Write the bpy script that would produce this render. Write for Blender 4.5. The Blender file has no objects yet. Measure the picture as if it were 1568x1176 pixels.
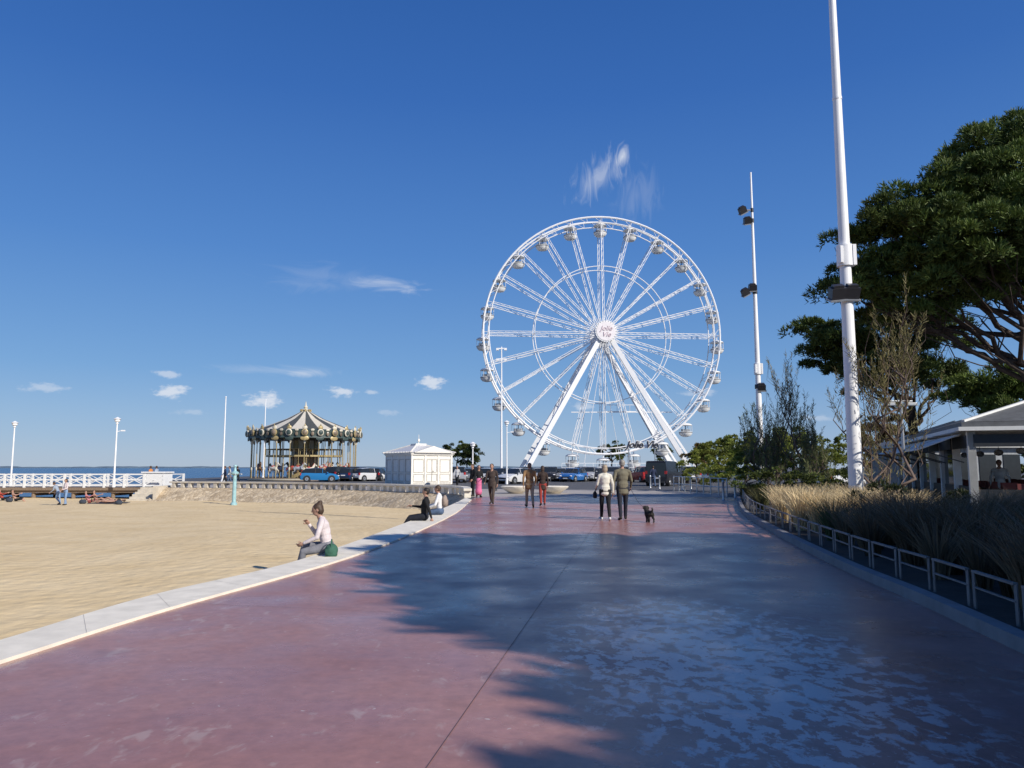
import bpy, bmesh, math, random
import numpy as np
from mathutils import Vector, Matrix, Quaternion
random.seed(7); rng=np.random.default_rng(7)
FPX=1162.0; CH=1.55; PITCH=math.atan(128/FPX)
cp,sp=math.cos(PITCH),math.sin(PITCH)
def ray(u,v):
    x=(u-784)/FPX; y=(588-v)/FPX
    return Vector((x,cp-y*sp,sp+y*cp))
def gp(u,v,z=0.0):
    d=ray(u,v); t=(z-CH)/d.z
    return Vector((d.x*t,d.y*t,z))
def at(u,v,dep):
    d=ray(u,v); t=dep/d.y
    return Vector((d.x*t,dep,CH+d.z*t))
scene=bpy.context.scene
MC={}
def M(name,col,rough=.6,metal=0.,var=.18,scale=6.,bump=0.,bscale=None,spec=.5,col2=None,detail=5):
    if name in MC: return MC[name]
    m=bpy.data.materials.new(name); m.use_nodes=True; nt=m.node_tree; b=nt.nodes['Principled BSDF']
    tc=nt.nodes.new('ShaderNodeTexCoord'); n=nt.nodes.new('ShaderNodeTexNoise')
    n.inputs['Scale'].default_value=scale; n.inputs['Detail'].default_value=detail
    nt.links.new(tc.outputs['Object'],n.inputs['Vector'])
    r=nt.nodes.new('ShaderNodeValToRGB'); c=Vector(col)
    c2=Vector(col2) if col2 else c*(1+var)
    r.color_ramp.elements[0].position=.3; r.color_ramp.elements[1].position=.7
    a=c*(1-var) if not col2 else c
    r.color_ramp.elements[0].color=(*a,1); r.color_ramp.elements[1].color=(*c2,1)
    nt.links.new(n.outputs['Fac'],r.inputs['Fac']); nt.links.new(r.outputs['Color'],b.inputs['Base Color'])
    b.inputs['Roughness'].default_value=rough; b.inputs['Metallic'].default_value=metal
    b.inputs['Specular IOR Level'].default_value=spec
    if bump:
        n2=nt.nodes.new('ShaderNodeTexNoise'); n2.inputs['Scale'].default_value=bscale or scale*4; n2.inputs['Detail'].default_value=4
        nt.links.new(tc.outputs['Object'],n2.inputs['Vector'])
        bp=nt.nodes.new('ShaderNodeBump'); bp.inputs['Strength'].default_value=bump; bp.inputs['Distance'].default_value=.02
        nt.links.new(n2.outputs['Fac'],bp.inputs['Height']); nt.links.new(bp.outputs['Normal'],b.inputs['Normal'])
    MC[name]=m; return m
def leafmat(name,col,trans=.25,rough=.6):
    if name in MC: return MC[name]
    m=bpy.data.materials.new(name); m.use_nodes=True; nt=m.node_tree; b=nt.nodes['Principled BSDF']
    at_=nt.nodes.new('ShaderNodeAttribute'); at_.attribute_name='Col'
    mx=nt.nodes.new('ShaderNodeMix'); mx.data_type='RGBA'; mx.blend_type='MULTIPLY'; mx.inputs[0].default_value=1
    mx.inputs[6].default_value=(*col,1); nt.links.new(at_.outputs['Color'],mx.inputs[7])
    nt.links.new(mx.outputs[2],b.inputs['Base Color']); b.inputs['Roughness'].default_value=rough
    b.inputs['Specular IOR Level'].default_value=.3
    out=nt.nodes['Material Output']
    if trans>0:
        tr=nt.nodes.new('ShaderNodeBsdfTranslucent'); nt.links.new(mx.outputs[2],tr.inputs['Color'])
        ms=nt.nodes.new('ShaderNodeMixShader'); ms.inputs[0].default_value=trans
        nt.links.new(b.outputs[0],ms.inputs[1]); nt.links.new(tr.outputs[0],ms.inputs[2]); nt.links.new(ms.outputs[0],out.inputs['Surface'])
    MC[name]=m; return m
white=M('white_paint',(.76,.76,.74),.4,var=.05,scale=3)
wsteel=M('white_steel',(.84,.84,.84),.35,var=.04,scale=2)
conc=M('concrete_light',(.58,.52,.42),.8,var=.15,scale=3,bump=.2)
dark=M('dark_metal',(.03,.03,.035),.4,var=.1)
steel=M('galvanised_steel',(.45,.46,.47),.38,.7,var=.1)
fencem=M('fence_grey_steel',(.19,.185,.18),.55,.2,var=.2)
glass=M('dark_glass',(.02,.025,.03),.06,var=.1)
rubber=M('rubber',(.02,.02,.02),.8)
wood=M('wood_weathered',(.22,.16,.11),.8,var=.25,scale=10)
bark=M('pine_bark',(.07,.05,.038),.9,var=.35,scale=9,bump=.6)
twig=M('tamarisk_bark',(.14,.10,.08),.9,var=.25,scale=9)
class MB:
    def __init__(s): s.v=[];s.f=[];s.m=[];s.mats=[]
    def mi(s,mat):
        if mat not in s.mats: s.mats.append(mat)
        return s.mats.index(mat)
    def add(s,vs,fs,mat):
        o=len(s.v); s.v+= [tuple(p) for p in vs]; k=s.mi(mat)
        for f in fs: s.f.append(tuple(i+o for i in f)); s.m.append(k)
    def box(s,c,size,mat,rz=0.,R=None,taper=1.):
        c=Vector(c); hx,hy,hz=[a/2 for a in size]
        R=R or Matrix.Rotation(rz,3,'Z')
        vs=[]
        for z in(-1,1):
            t=taper if z>0 else 1
            for x,y in((-1,-1),(1,-1),(1,1),(-1,1)): vs.append(c+R@Vector((x*hx*t,y*hy*t,z*hz)))
        s.add(vs,[(3,2,1,0),(4,5,6,7),(0,1,5,4),(1,2,6,5),(2,3,7,6),(3,0,4,7)],mat)
    def beam(s,a,b,w,h,mat):
        a=Vector(a);b=Vector(b);d=b-a;L=d.length
        if L<1e-6:return
        q=d.to_track_quat('X','Z').to_matrix()
        s.box((a+b)/2,(L,w,h),mat,R=q)
    def cyl(s,a,b,r0,r1,mat,seg=10,caps=True):
        a=Vector(a);b=Vector(b);d=b-a
        if d.length<1e-6:return
        R=d.to_track_quat('Z','Y').to_matrix(); vs=[]
        for p,r in((a,r0),(b,r1)):
            for i in range(seg):
                t=2*math.pi*i/seg; vs.append(p+R@Vector((r*math.cos(t),r*math.sin(t),0)))
        fs=[(i,(i+1)%seg,seg+(i+1)%seg,seg+i) for i in range(seg)]
        if caps: fs+= [tuple(range(seg-1,-1,-1)),tuple(range(seg,2*seg))]
        s.add(vs,fs,mat)
    def tube(s,pts,rs,mat,seg=7,closed=False):
        n=len(pts); pts=[Vector(p) for p in pts]
        if not hasattr(rs,'__len__'): rs=[rs]*n
        vs=[]; up=Vector((.13,.07,1)).normalized()
        for i,p in enumerate(pts):
            if closed: d=pts[(i+1)%n]-pts[i-1]
            else: d=pts[min(i+1,n-1)]-pts[max(i-1,0)]
            d.normalize(); a=d.cross(up)
            if a.length<.05: a=d.cross(Vector((1,0,0)))
            a.normalize(); b=d.cross(a)
            for k in range(seg):
                t=2*math.pi*k/seg; vs.append(p+(a*math.cos(t)+b*math.sin(t))*rs[i])
        fs=[]
        for i in range(n if closed else n-1):
            j=(i+1)%n
            for k in range(seg): fs.append((i*seg+k,i*seg+(k+1)%seg,j*seg+(k+1)%seg,j*seg+k))
        if not closed: fs+=[tuple(range(seg)),tuple((n-1)*seg+k for k in range(seg-1,-1,-1))]
        s.add(vs,fs,mat)
    def lathe(s,prof,c,mat,seg=24,sx=1,sy=1):
        c=Vector(c);vs=[]
        for r,z in prof:
            for i in range(seg):
                t=2*math.pi*i/seg; vs.append(c+Vector((r*sx*math.cos(t),r*sy*math.sin(t),z)))
        fs=[]
        for j in range(len(prof)-1):
            for i in range(seg): fs.append((j*seg+i,j*seg+(i+1)%seg,(j+1)*seg+(i+1)%seg,(j+1)*seg+i))
        fs+=[tuple(range(seg-1,-1,-1)),tuple((len(prof)-1)*seg+i for i in range(seg))]
        s.add(vs,fs,mat)
    def ell(s,c,rad,mat,R=None,seg=12,rings=8):
        c=Vector(c);R=R or Matrix.Identity(3);vs=[c+R@Vector((0,0,-rad[2]))]
        for j in range(1,rings):
            ph=-math.pi/2+math.pi*j/rings
            for i in range(seg):
                t=2*math.pi*i/seg
                vs.append(c+R@Vector((rad[0]*math.cos(ph)*math.cos(t),rad[1]*math.cos(ph)*math.sin(t),rad[2]*math.sin(ph))))
        vs.append(c+R@Vector((0,0,rad[2]))); top=len(vs)-1; fs=[]
        for i in range(seg):
            fs.append((0,1+(i+1)%seg,1+i)); fs.append((top,1+(rings-2)*seg+i,1+(rings-2)*seg+(i+1)%seg))
        for j in range(rings-2):
            for i in range(seg): fs.append((1+j*seg+i,1+j*seg+(i+1)%seg,1+(j+1)*seg+(i+1)%seg,1+(j+1)*seg+i))
        s.add(vs,fs,mat)
    def cap(s,a,b,r0,r1,mat,seg=12):
        s.cyl(a,b,r0,r1,mat,seg); s.ell(a,(r0,)*3,mat,seg=seg,rings=6); s.ell(b,(r1,)*3,mat,seg=seg,rings=6)
    def mesh(s,name,smooth=False):
        me=bpy.data.meshes.new(name); me.from_pydata(s.v,[],s.f)
        for m in s.mats: me.materials.append(m)
        me.polygons.foreach_set('material_index',s.m)
        if smooth: me.polygons.foreach_set('use_smooth',[True]*len(s.f))
        me.update(); return me
    def obj(s,name,smooth=False,loc=(0,0,0),rz=0,sc=1,bevel=0,parent=None,auto=False):
        me=s.mesh(name,smooth); o=bpy.data.objects.new(name,me); scene.collection.objects.link(o)
        o.location=loc; o.rotation_euler=(0,0,rz); o.scale=(sc,)*3
        if auto:
            me.polygons.foreach_set('use_smooth',[True]*len(me.polygons))
            try: me.set_sharp_from_angle(angle=math.radians(35))
            except Exception: pass
        if bevel:
            b=o.modifiers.new('bev','BEVEL'); b.width=bevel; b.segments=2; b.limit_method='ANGLE'
        if parent: o.parent=parent
        return o
def crom(pts,n=8):
    pts=[Vector(p) for p in pts]; P=[2*pts[0]-pts[1]]+pts+[2*pts[-1]-pts[-2]]; out=[]
    for i in range(1,len(P)-2):
        p0,p1,p2,p3=P[i-1:i+3]
        for k in range(n):
            t=k/n; out.append(.5*((2*p1)+(-p0+p2)*t+(2*p0-5*p1+4*p2-p3)*t*t+(-p0+3*p1-3*p2+p3)*t**3))
    out.append(pts[-1]); return out
def resample(pts,step):
    out=[pts[0].copy()]; acc=0
    for a,b in zip(pts,pts[1:]):
        L=(b-a).length; t=step-acc
        while t<=L: out.append(a.lerp(b,t/L)); t+=step
        acc=L-(t-step)
    return out
def poly_sheet(name,pts,z,mat,sides=None,smat=None):
    bm=bmesh.new(); vs=[bm.verts.new((p[0],p[1],z)) for p in pts]; f=bm.faces.new(vs)
    bmesh.ops.triangulate(bm,faces=[f]); bmesh.ops.recalc_face_normals(bm,faces=bm.faces)
    for f in bm.faces:
        if f.normal.z<0: f.normal_flip()
    me=bpy.data.meshes.new(name); 
    if sides is not None:
        lo=[bm.verts.new((p[0],p[1],sides)) for p in pts]
        for i in range(len(pts)):
            j=(i+1)%len(pts)
            ff=bm.faces.new((vs[i],vs[j],lo[j],lo[i])); ff.material_index=1
    bm.to_mesh(me); bm.free(); me.materials.append(mat)
    if sides is not None: me.materials.append(smat or mat)
    o=bpy.data.objects.new(name,me); scene.collection.objects.link(o); return o
def sstep(a,b,x):
    t=min(1,max(0,(x-a)/(b-a))); return t*t*(3-2*t)
# ---------------------------------------------------------------- camera
cam=bpy.data.cameras.new('camera'); co=bpy.data.objects.new('camera',cam); scene.collection.objects.link(co)
co.location=(0,0,CH); co.rotation_euler=(math.pi/2+PITCH,0,0); cam.sensor_width=36; cam.lens=36*FPX/1568
cam.clip_start=.1; cam.clip_end=30000; scene.camera=co
# ---------------------------------------------------------------- light
EL=math.radians(32); sd=Vector((.75,-.66,0)).normalized()
sun=bpy.data.lights.new('sun','SUN'); so=bpy.data.objects.new('sun',sun); scene.collection.objects.link(so)
sun.energy=5.0; sun.angle=math.radians(.5); sun.color=(1,.94,.85)
trav=Vector((-sd.x*math.cos(EL),-sd.y*math.cos(EL),-math.sin(EL)))
so.rotation_euler=trav.to_track_quat('-Z','Y').to_euler()
w=bpy.data.worlds.new('World'); scene.world=w; w.use_nodes=True; nt=w.node_tree; N=nt.nodes; L=nt.links
bg=N['Background']; sky=N.new('ShaderNodeTexSky'); sky.sky_type='NISHITA'; sky.sun_disc=False
sky.sun_elevation=EL; sky.sun_rotation=math.atan2(sd.x,sd.y); sky.altitude=0; sky.air_density=1.0; sky.dust_density=.3; sky.ozone_density=2.0
def mth(op,a,b=None,c=None):
    n=N.new('ShaderNodeMath'); n.operation=op
    for i,x in enumerate((a,b,c)):
        if x is None: continue
        if isinstance(x,(int,float)): n.inputs[i].default_value=x
        else: L.new(x,n.inputs[i])
    return n.outputs[0]
tc=N.new('ShaderNodeTexCoord'); sx=N.new('ShaderNodeSeparateXYZ'); L.new(tc.outputs['Generated'],sx.inputs[0])
az=mth('ARCTAN2',sx.outputs[0],sx.outputs[1]); el=mth('ARCSINE',sx.outputs[2])
def cnoise(scale,detail,strx,sty,rot=0,dist=0.):
    cb=N.new('ShaderNodeCombineXYZ'); L.new(az,cb.inputs[0]); L.new(el,cb.inputs[1])
    mp=N.new('ShaderNodeMapping'); mp.inputs['Rotation'].default_value=(0,0,rot); mp.inputs['Scale'].default_value=(strx,sty,1)
    L.new(cb.outputs[0],mp.inputs[0]); n=N.new('ShaderNodeTexNoise'); n.noise_dimensions='2D'; n.inputs['Scale'].default_value=scale; n.inputs['Detail'].default_value=detail
    n.inputs['Distortion'].default_value=dist; n.inputs['Roughness'].default_value=.6
    L.new(mp.outputs[0],n.inputs['Vector'])
    return mth('MULTIPLY_ADD',n.outputs['Fac'],1.8,.1)
puffn=cnoise(60,4,1,2.0); wispn=cnoise(26,5,.45,2.2,-.45,1.2); wisp2=cnoise(34,5,2.0,.6,-.5,1.)
def cloud(u,v,a,b,rot,noise,amp,hi):
    d=ray(u,v).normalized(); a0=math.atan2(d.x,d.y); e0=math.asin(d.z); A=a/FPX; B=b/FPX; c,s=math.cos(rot),math.sin(rot)
    if rot==0:
        x=mth('MULTIPLY_ADD',az,1/A,-a0/A); y=mth('MULTIPLY_ADD',el,1/B,-e0/B)
    else:
        x=mth('MULTIPLY_ADD',az,c/A,mth('MULTIPLY_ADD',el,s/A,-(a0*c+e0*s)/A)); y=mth('MULTIPLY_ADD',az,-s/B,mth('MULTIPLY_ADD',el,c/B,(a0*s-e0*c)/B))
    r2=mth('MULTIPLY_ADD',x,x,mth('MULTIPLY',y,y))
    k=mth('SUBTRACT',noise,mth('SQRT',r2))
    mr=N.new('ShaderNodeMapRange'); mr.interpolation_type='SMOOTHSTEP'; L.new(k,mr.inputs[0])
    mr.inputs[1].default_value=.05; mr.inputs[2].default_value=hi; mr.inputs[3].default_value=0; mr.inputs[4].default_value=amp
    return mr.outputs[0]
cl=[]
for (u,v,a,b,amp) in [(262,600,28,12,.8),(258,573,22,7,.5),(405,612,32,14,.85),(522,600,28,9,.75),(660,585,26,13,.8),(570,601,12,5,.45),(68,594,32,8,.4),(290,631,26,6,.25),(590,632,24,6,.25),(1070,602,28,8,.35),(893,622,20,8,.45),(1255,640,30,6,.3)]:
    cl.append(cloud(u,v,a,b,0,puffn,amp,.8))
for (u,v,a,b,rot,ns,amp) in [(588,435,70,15,-.1,wispn,.42),(465,571,45,9,0,wispn,.5),(430,568,110,10,0,wispn,.2),(920,270,62,36,.6,wisp2,.40),(953,240,14,24,-.2,wisp2,.8),(975,300,55,45,.8,wisp2,.12),(500,425,110,26,0,wispn,.10)]:
    cl.append(cloud(u,v,a,b,rot,ns,amp,1.1))
tot=cl[0]
for c in cl[1:]: tot=mth('MAXIMUM',tot,c)
ST=.09
hsv=N.new('ShaderNodeHueSaturation'); hsv.inputs['Saturation'].default_value=1.25; hsv.inputs['Value'].default_value=.95; L.new(sky.outputs[0],hsv.inputs['Color'])
rp=N.new('ShaderNodeValToRGB'); L.new(sx.outputs[2],rp.inputs[0]); e=rp.color_ramp.elements
stops=[(0,(.36,.49,.69)),(.035,(.28,.44,.70)),(.12,(.165,.35,.68)),(.27,(.085,.24,.62)),(.45,(.040,.15,.50)),(.62,(.023,.105,.39)),(1,(.015,.06,.26))]
e[0].position=0;e[0].color=(*stops[0][1],1);e[1].position=1;e[1].color=(*stops[-1][1],1)
for p_,c_ in stops[1:-1]: q=e.new(p_); q.color=(*c_,1)
vm=N.new('ShaderNodeVectorMath'); vm.operation='SCALE'; L.new(rp.outputs[0],vm.inputs[0]); vm.inputs['Scale'].default_value=1/ST
mix0=N.new('ShaderNodeMix'); mix0.data_type='RGBA'; mix0.inputs[0].default_value=.8; L.new(hsv.outputs[0],mix0.inputs[6]); L.new(vm.outputs[0],mix0.inputs[7])
mix=N.new('ShaderNodeMix'); mix.data_type='RGBA'; L.new(tot,mix.inputs[0]); L.new(mix0.outputs[2],mix.inputs[6]); mix.inputs[7].default_value=(8.2,8.7,9.6,1)
L.new(mix.outputs[2],bg.inputs['Color']); bg.inputs['Strength'].default_value=ST
scene.view_settings.view_transform='Standard'; scene.view_settings.look='None'; scene.view_settings.exposure=0
# ---------------------------------------------------------------- ground materials
def promenade_mat():
    m=bpy.data.materials.new('promenade_red_concrete'); m.use_nodes=True; nt=m.node_tree; N=nt.nodes; L=nt.links; b=N['Principled BSDF']
    tc=N.new('ShaderNodeTexCoord')
    def noise(sc,det=5,rough=.55,vec=None,dist=0):
        n=N.new('ShaderNodeTexNoise'); n.inputs['Scale'].default_value=sc; n.inputs['Detail'].default_value=det; n.inputs['Roughness'].default_value=rough; n.inputs['Distortion'].default_value=dist
        L.new(vec or tc.outputs['Object'],n.inputs['Vector']); return n.outputs['Fac']
    def ramp(f,p0,p1,c0,c1):
        r=N.new('ShaderNodeValToRGB'); L.new(f,r.inputs[0]); e=r.color_ramp.elements; e[0].position=p0;e[1].position=p1;e[0].color=c0;e[1].color=c1; return r.outputs[0]
    def mixc(f,a,bb,bt='MIX'):
        x=N.new('ShaderNodeMix'); x.data_type='RGBA'; x.blend_type=bt
        if isinstance(f,float): x.inputs[0].default_value=f
        else: L.new(f,x.inputs[0])
        for i,q in((6,a),(7,bb)):
            if isinstance(q,tuple): x.inputs[i].default_value=q
            else: L.new(q,x.inputs[i])
        return x.outputs[2]
    def mm(op,a,b_):
        n=N.new('ShaderNodeMath'); n.operation=op
        for i,x in enumerate((a,b_)):
            if isinstance(x,(int,float)): n.inputs[i].default_value=x
            else: L.new(x,n.inputs[i])
        return n.outputs[0]
    base=ramp(noise(.35,6),.35,.68,(.33,.160,.138,1),(.43,.225,.185,1))
    fine=ramp(noise(9,6,.7),.3,.75,(.80,.80,.80,1),(1.12,1.1,1.1,1))
    c=mixc(1.0,base,fine,'MULTIPLY')
    mp=N.new('ShaderNodeMapping'); mp.inputs['Scale'].default_value=(1,.5,1); L.new(tc.outputs['Object'],mp.inputs[0])
    sc=ramp(mm('MULTIPLY',noise(7,3,.6,mp.outputs[0],.6),mm('ADD',noise(.8,2),.25)),.47,.56,(0,0,0,1),(1,1,1,1))
    c=mixc(mm('MULTIPLY',sc,.35),c,(.55,.45,.40,1))
    spk=ramp(noise(16,2,.5,None,.3),.72,.75,(0,0,0,1),(1,1,1,1)); c=mixc(mm('MULTIPLY',spk,.5),c,(.62,.55,.50,1))
    st=ramp(noise(1.3,4,.6,None,.4),.60,.70,(0,0,0,1),(1,1,1,1)); c=mixc(mm('MULTIPLY',st,.28),c,(.17,.09,.08,1))
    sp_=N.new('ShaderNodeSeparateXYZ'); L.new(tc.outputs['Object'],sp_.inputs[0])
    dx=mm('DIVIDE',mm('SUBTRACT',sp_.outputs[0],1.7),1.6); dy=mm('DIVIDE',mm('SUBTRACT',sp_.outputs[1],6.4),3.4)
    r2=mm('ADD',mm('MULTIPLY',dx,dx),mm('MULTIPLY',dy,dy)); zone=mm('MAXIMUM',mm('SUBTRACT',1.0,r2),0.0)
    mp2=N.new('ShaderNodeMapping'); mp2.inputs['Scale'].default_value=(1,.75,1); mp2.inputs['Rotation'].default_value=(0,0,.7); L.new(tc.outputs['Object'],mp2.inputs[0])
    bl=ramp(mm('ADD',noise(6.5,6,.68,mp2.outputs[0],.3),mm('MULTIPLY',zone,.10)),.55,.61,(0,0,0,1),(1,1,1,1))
    sheen_mask=mm('MINIMUM',mm('MULTIPLY',mm('MULTIPLY',bl,zone),2.0),1.0)
    c=mixc(mm('MULTIPLY',sheen_mask,.8),c,(.60,.54,.53,1))  # worn, polished blotches; reflected sky sheen painted in as paler base colour
    L.new(c,b.inputs['Base Color'])
    rg=N.new('ShaderNodeMapRange'); L.new(noise(.9,5),rg.inputs[0]); rg.inputs[1].default_value=.3; rg.inputs[2].default_value=.7; rg.inputs[3].default_value=.20; rg.inputs[4].default_value=.44
    L.new(mm('SUBTRACT',rg.outputs[0],mm('MULTIPLY',sheen_mask,.05)),b.inputs['Roughness'])
    b.inputs['Specular IOR Level'].default_value=.33
    bp=N.new('ShaderNodeBump'); bp.inputs['Strength'].default_value=.10; bp.inputs['Distance'].default_value=.008
    L.new(noise(22,3),bp.inputs['Height']); L.new(bp.outputs[0],b.inputs['Normal'])
    return m
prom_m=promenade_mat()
asphalt=M('asphalt',(.09,.09,.095),.85,var=.2,scale=1.5,bump=.2,bscale=40)
pave=M('pale_paving',(.40,.36,.32),.8,var=.12,scale=2)
kerb=M('kerb_white_stone',(.80,.74,.62),.8,var=.10,scale=4,bump=.12,bscale=18)
kerb2=M('kerb_grey_concrete',(.24,.23,.23),.8,var=.15,scale=4,bump=.2)
soil=M('soil',(.05,.04,.03),.95,var=.3,scale=4,bump=.5)
def sand_mat():
    m=bpy.data.materials.new('sand'); m.use_nodes=True; nt=m.node_tree;N=nt.nodes;L=nt.links;b=N['Principled BSDF']
    tc=N.new('ShaderNodeTexCoord'); n=N.new('ShaderNodeTexNoise'); n.inputs['Scale'].default_value=.5; n.inputs['Detail'].default_value=8; n.inputs['Roughness'].default_value=.65
    L.new(tc.outputs['Object'],n.inputs['Vector']); r=N.new('ShaderNodeValToRGB'); e=r.color_ramp.elements
    e[0].position=.3;e[0].color=(.66,.50,.28,1);e[1].position=.7;e[1].color=(.78,.62,.38,1); L.new(n.outputs['Fac'],r.inputs[0]); L.new(r.outputs[0],b.inputs['Base Color'])
    b.inputs['Roughness'].default_value=.95; b.inputs['Specular IOR Level'].default_value=.1
    v=N.new('ShaderNodeTexVoronoi'); v.feature='SMOOTH_F1'; v.inputs['Scale'].default_value=3.4; v.inputs['Randomness'].default_value=1
    n2=N.new('ShaderNodeTexNoise'); n2.inputs['Scale'].default_value=5; n2.inputs['Detail'].default_value=6; L.new(tc.outputs['Object'],n2.inputs['Vector'])
    L.new(tc.outputs['Object'],v.inputs['Vector'])
    a=N.new('ShaderNodeMath'); a.operation='ADD'; L.new(v.outputs['Distance'],a.inputs[0]); L.new(n2.outputs['Fac'],a.inputs[1])
    bp=N.new('ShaderNodeBump'); bp.inputs['Strength'].default_value=.5; bp.inputs['Distance'].default_value=.07; L.new(a.outputs[0],bp.inputs['Height']); L.new(bp.outputs[0],b.inputs['Normal'])
    return m
sand=sand_mat()
def sea_mat():
    m=bpy.data.materials.new('sea_water'); m.use_nodes=True; nt=m.node_tree;N=nt.nodes;L=nt.links;b=N['Principled BSDF']
    b.inputs['Base Color'].default_value=(.03,.09,.17,1); b.inputs['Roughness'].default_value=.25
    tc=N.new('ShaderNodeTexCoord'); mp=N.new('ShaderNodeMapping'); mp.inputs['Scale'].default_value=(.15,.6,1); L.new(tc.outputs['Object'],mp.inputs[0])
    n=N.new('ShaderNodeTexNoise'); n.inputs['Scale'].default_value=1.; n.inputs['Detail'].default_value=8; L.new(mp.outputs[0],n.inputs['Vector'])
    bp=N.new('ShaderNodeBump'); bp.inputs['Strength'].default_value=.9; bp.inputs['Distance'].default_value=.6; L.new(n.outputs['Fac'],bp.inputs['Height']); L.new(bp.outputs[0],b.inputs['Normal'])
    return m
def stone_mat():
    m=bpy.data.materials.new('rubble_stone'); m.use_nodes=True; nt=m.node_tree;N=nt.nodes;L=nt.links;b=N['Principled BSDF']
    tc=N.new('ShaderNodeTexCoord'); v=N.new('ShaderNodeTexVoronoi'); v.inputs['Scale'].default_value=3.2; L.new(tc.outputs['Object'],v.inputs['Vector'])
    v2=N.new('ShaderNodeTexVoronoi'); v2.feature='DISTANCE_TO_EDGE'; v2.inputs['Scale'].default_value=3.2; L.new(tc.outputs['Object'],v2.inputs['Vector'])
    s=N.new('ShaderNodeSeparateColor'); L.new(v.outputs['Color'],s.inputs[0]); r=N.new('ShaderNodeValToRGB'); L.new(s.outputs[0],r.inputs[0])
    e=r.color_ramp.elements; e[0].color=(.40,.31,.20,1); e[1].color=(.66,.54,.37,1)
    r2=N.new('ShaderNodeValToRGB'); L.new(v2.outputs['Distance'],r2.inputs[0]); r2.color_ramp.elements[0].color=(.6,.55,.5,1); r2.color_ramp.elements[1].position=.06
    x=N.new('ShaderNodeMix'); x.data_type='RGBA'; x.blend_type='MULTIPLY'; x.inputs[0].default_value=1; L.new(r.outputs[0],x.inputs[6]); L.new(r2.outputs[0],x.inputs[7]); L.new(x.outputs[2],b.inputs['Base Color'])
    bp=N.new('ShaderNodeBump'); bp.inputs['Strength'].default_value=.7; bp.inputs['Distance'].default_value=.08; L.new(v2.outputs['Distance'],bp.inputs['Height']); L.new(bp.outputs[0],b.inputs['Normal'])
    b.inputs['Roughness'].default_value=.9; return m
stone=stone_mat()
# ---------------------------------------------------------------- ground geometry
Lin=crom([gp(0,1018),gp(260,935),gp(527,858),gp(640,815),gp(700,785),gp(722,766)])
Lout=crom([gp(0,987),gp(240,914),gp(468,858),gp(620,803),gp(690,775),gp(714,763)])
def back(p,q,dist): d=(p-q).normalized(); return p+d*dist
Lin=[back(Lin[0],Lin[4],14)]+Lin; Lout=[back(Lout[0],Lout[4],14)]+Lout
Rin=crom([gp(1568,1003),gp(1400,922),gp(1280,868),gp(1180,815),gp(1140,790),gp(1131,776),gp(1128,764)])
Rin=[back(Rin[0],Rin[6],14)]+Rin
FARY=41.0
WT=crom([gp(714,763),gp(704,757.5),gp(640,754.5),gp(550,751),gp(400,748),gp(250,746.5)],6)
xend=WT[-1].x
land=[p for p in Lout]+WT[1:]+[Vector((xend-2,66,0)),Vector((-40,84,0)),Vector((-47,100,0)),Vector((-47,135,0)),Vector((75,140,0)),Vector((130,1500,0)),Vector((400,4000,0)),Vector((4000,4000,0)),Vector((4000,-300,0)),Vector((Lout[0].x-.5,-300,0))]
ground=poly_sheet('ground',land,0,asphalt,sides=-3.2,smat=stone)
pl=[p for p in Lin]+[Vector((Lin[-1].x,FARY,0)),Vector((Rin[-1].x+.3,FARY,0))]+[p+Vector((.1,0,0)) for p in reversed(Rin)]
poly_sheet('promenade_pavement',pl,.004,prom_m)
pv=[Vector((Lin[-1].x,FARY,0))]+[p+Vector((0,.02,0)) for p in WT[2:]]+[Vector((xend,70,0)),Vector((-15,66,0)),Vector((-3,56,0)),Vector((10,52,0)),Vector((13,46,0)),Vector((Rin[-1].x+.3,FARY,0))]
poly_sheet('quay_paving',pv,.004,pave)
def strip(name,A,B,z0,z1,mat,drop):
    mb=MB(); n=min(len(A),len(B)); vs=[];fs=[]
    for i in range(n):
        a=A[i];b=B[i]
        vs+=[(a.x,a.y,-drop),(a.x,a.y,z1),(b.x,b.y,z1),(b.x,b.y,z0)]
    for i in range(n-1):
        o=4*i
        for k in range(3): fs.append((o+k,o+k+1,o+k+5,o+k+4))
    mb.add(vs,fs,mat); o=mb.obj(name); 
    bm=bmesh.new(); bm.from_mesh(o.data); bmesh.ops.recalc_face_normals(bm,faces=bm.faces)
    if sum(f.normal.z for f in bm.faces)<0:
        for f in bm.faces: f.normal_flip()
    bm.to_mesh(o.data); bm.free(); return o
strip('kerb_stone',[p+Vector((-.02,0,0)) for p in Lout],Lin,-.01,.035,kerb,.9)
mb=MB(); jm=M('joint_dark',(.11,.065,.06),.8); jk=M('kerb_joint',(.5,.46,.41),.8)
acc=0
for i in range(1,len(Lin)-1):
    acc+=(Lin[i+1]-Lin[i]).length
    if acc>1.2:
        acc=0; a=Lout[i]+Vector((0,0,.039));b=Lin[i]+Vector((0,0,.039)); mb.add([a,b,b+Vector((0,.006,0)),a+Vector((0,.006,0))],[(0,1,2,3)],jk)
mb.obj('kerb_joints')
RoutN=[]
for i,p in enumerate(Rin):
    d=(Rin[min(i+1,len(Rin)-1)]-Rin[max(i-1,0)]).normalized(); RoutN.append(p+Vector((d.y,-d.x,0))*.16)
strip('planter_kerb',RoutN,Rin,0,.13,kerb2,.0)
mb=MB()
def joint(a,b,w=.012):
    d=(b-a).normalized(); n=Vector((-d.y,d.x,0))*w/2
    mb.add([(q.x,q.y,.008) for q in (a-n,b-n,b+n,a+n)],[(0,1,2,3)],jm)
joint(gp(893,830),gp(676,1176)+Vector((-.3,-1.4,0)),.004)
joint(gp(893,830),gp(930,775),.006)
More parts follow.
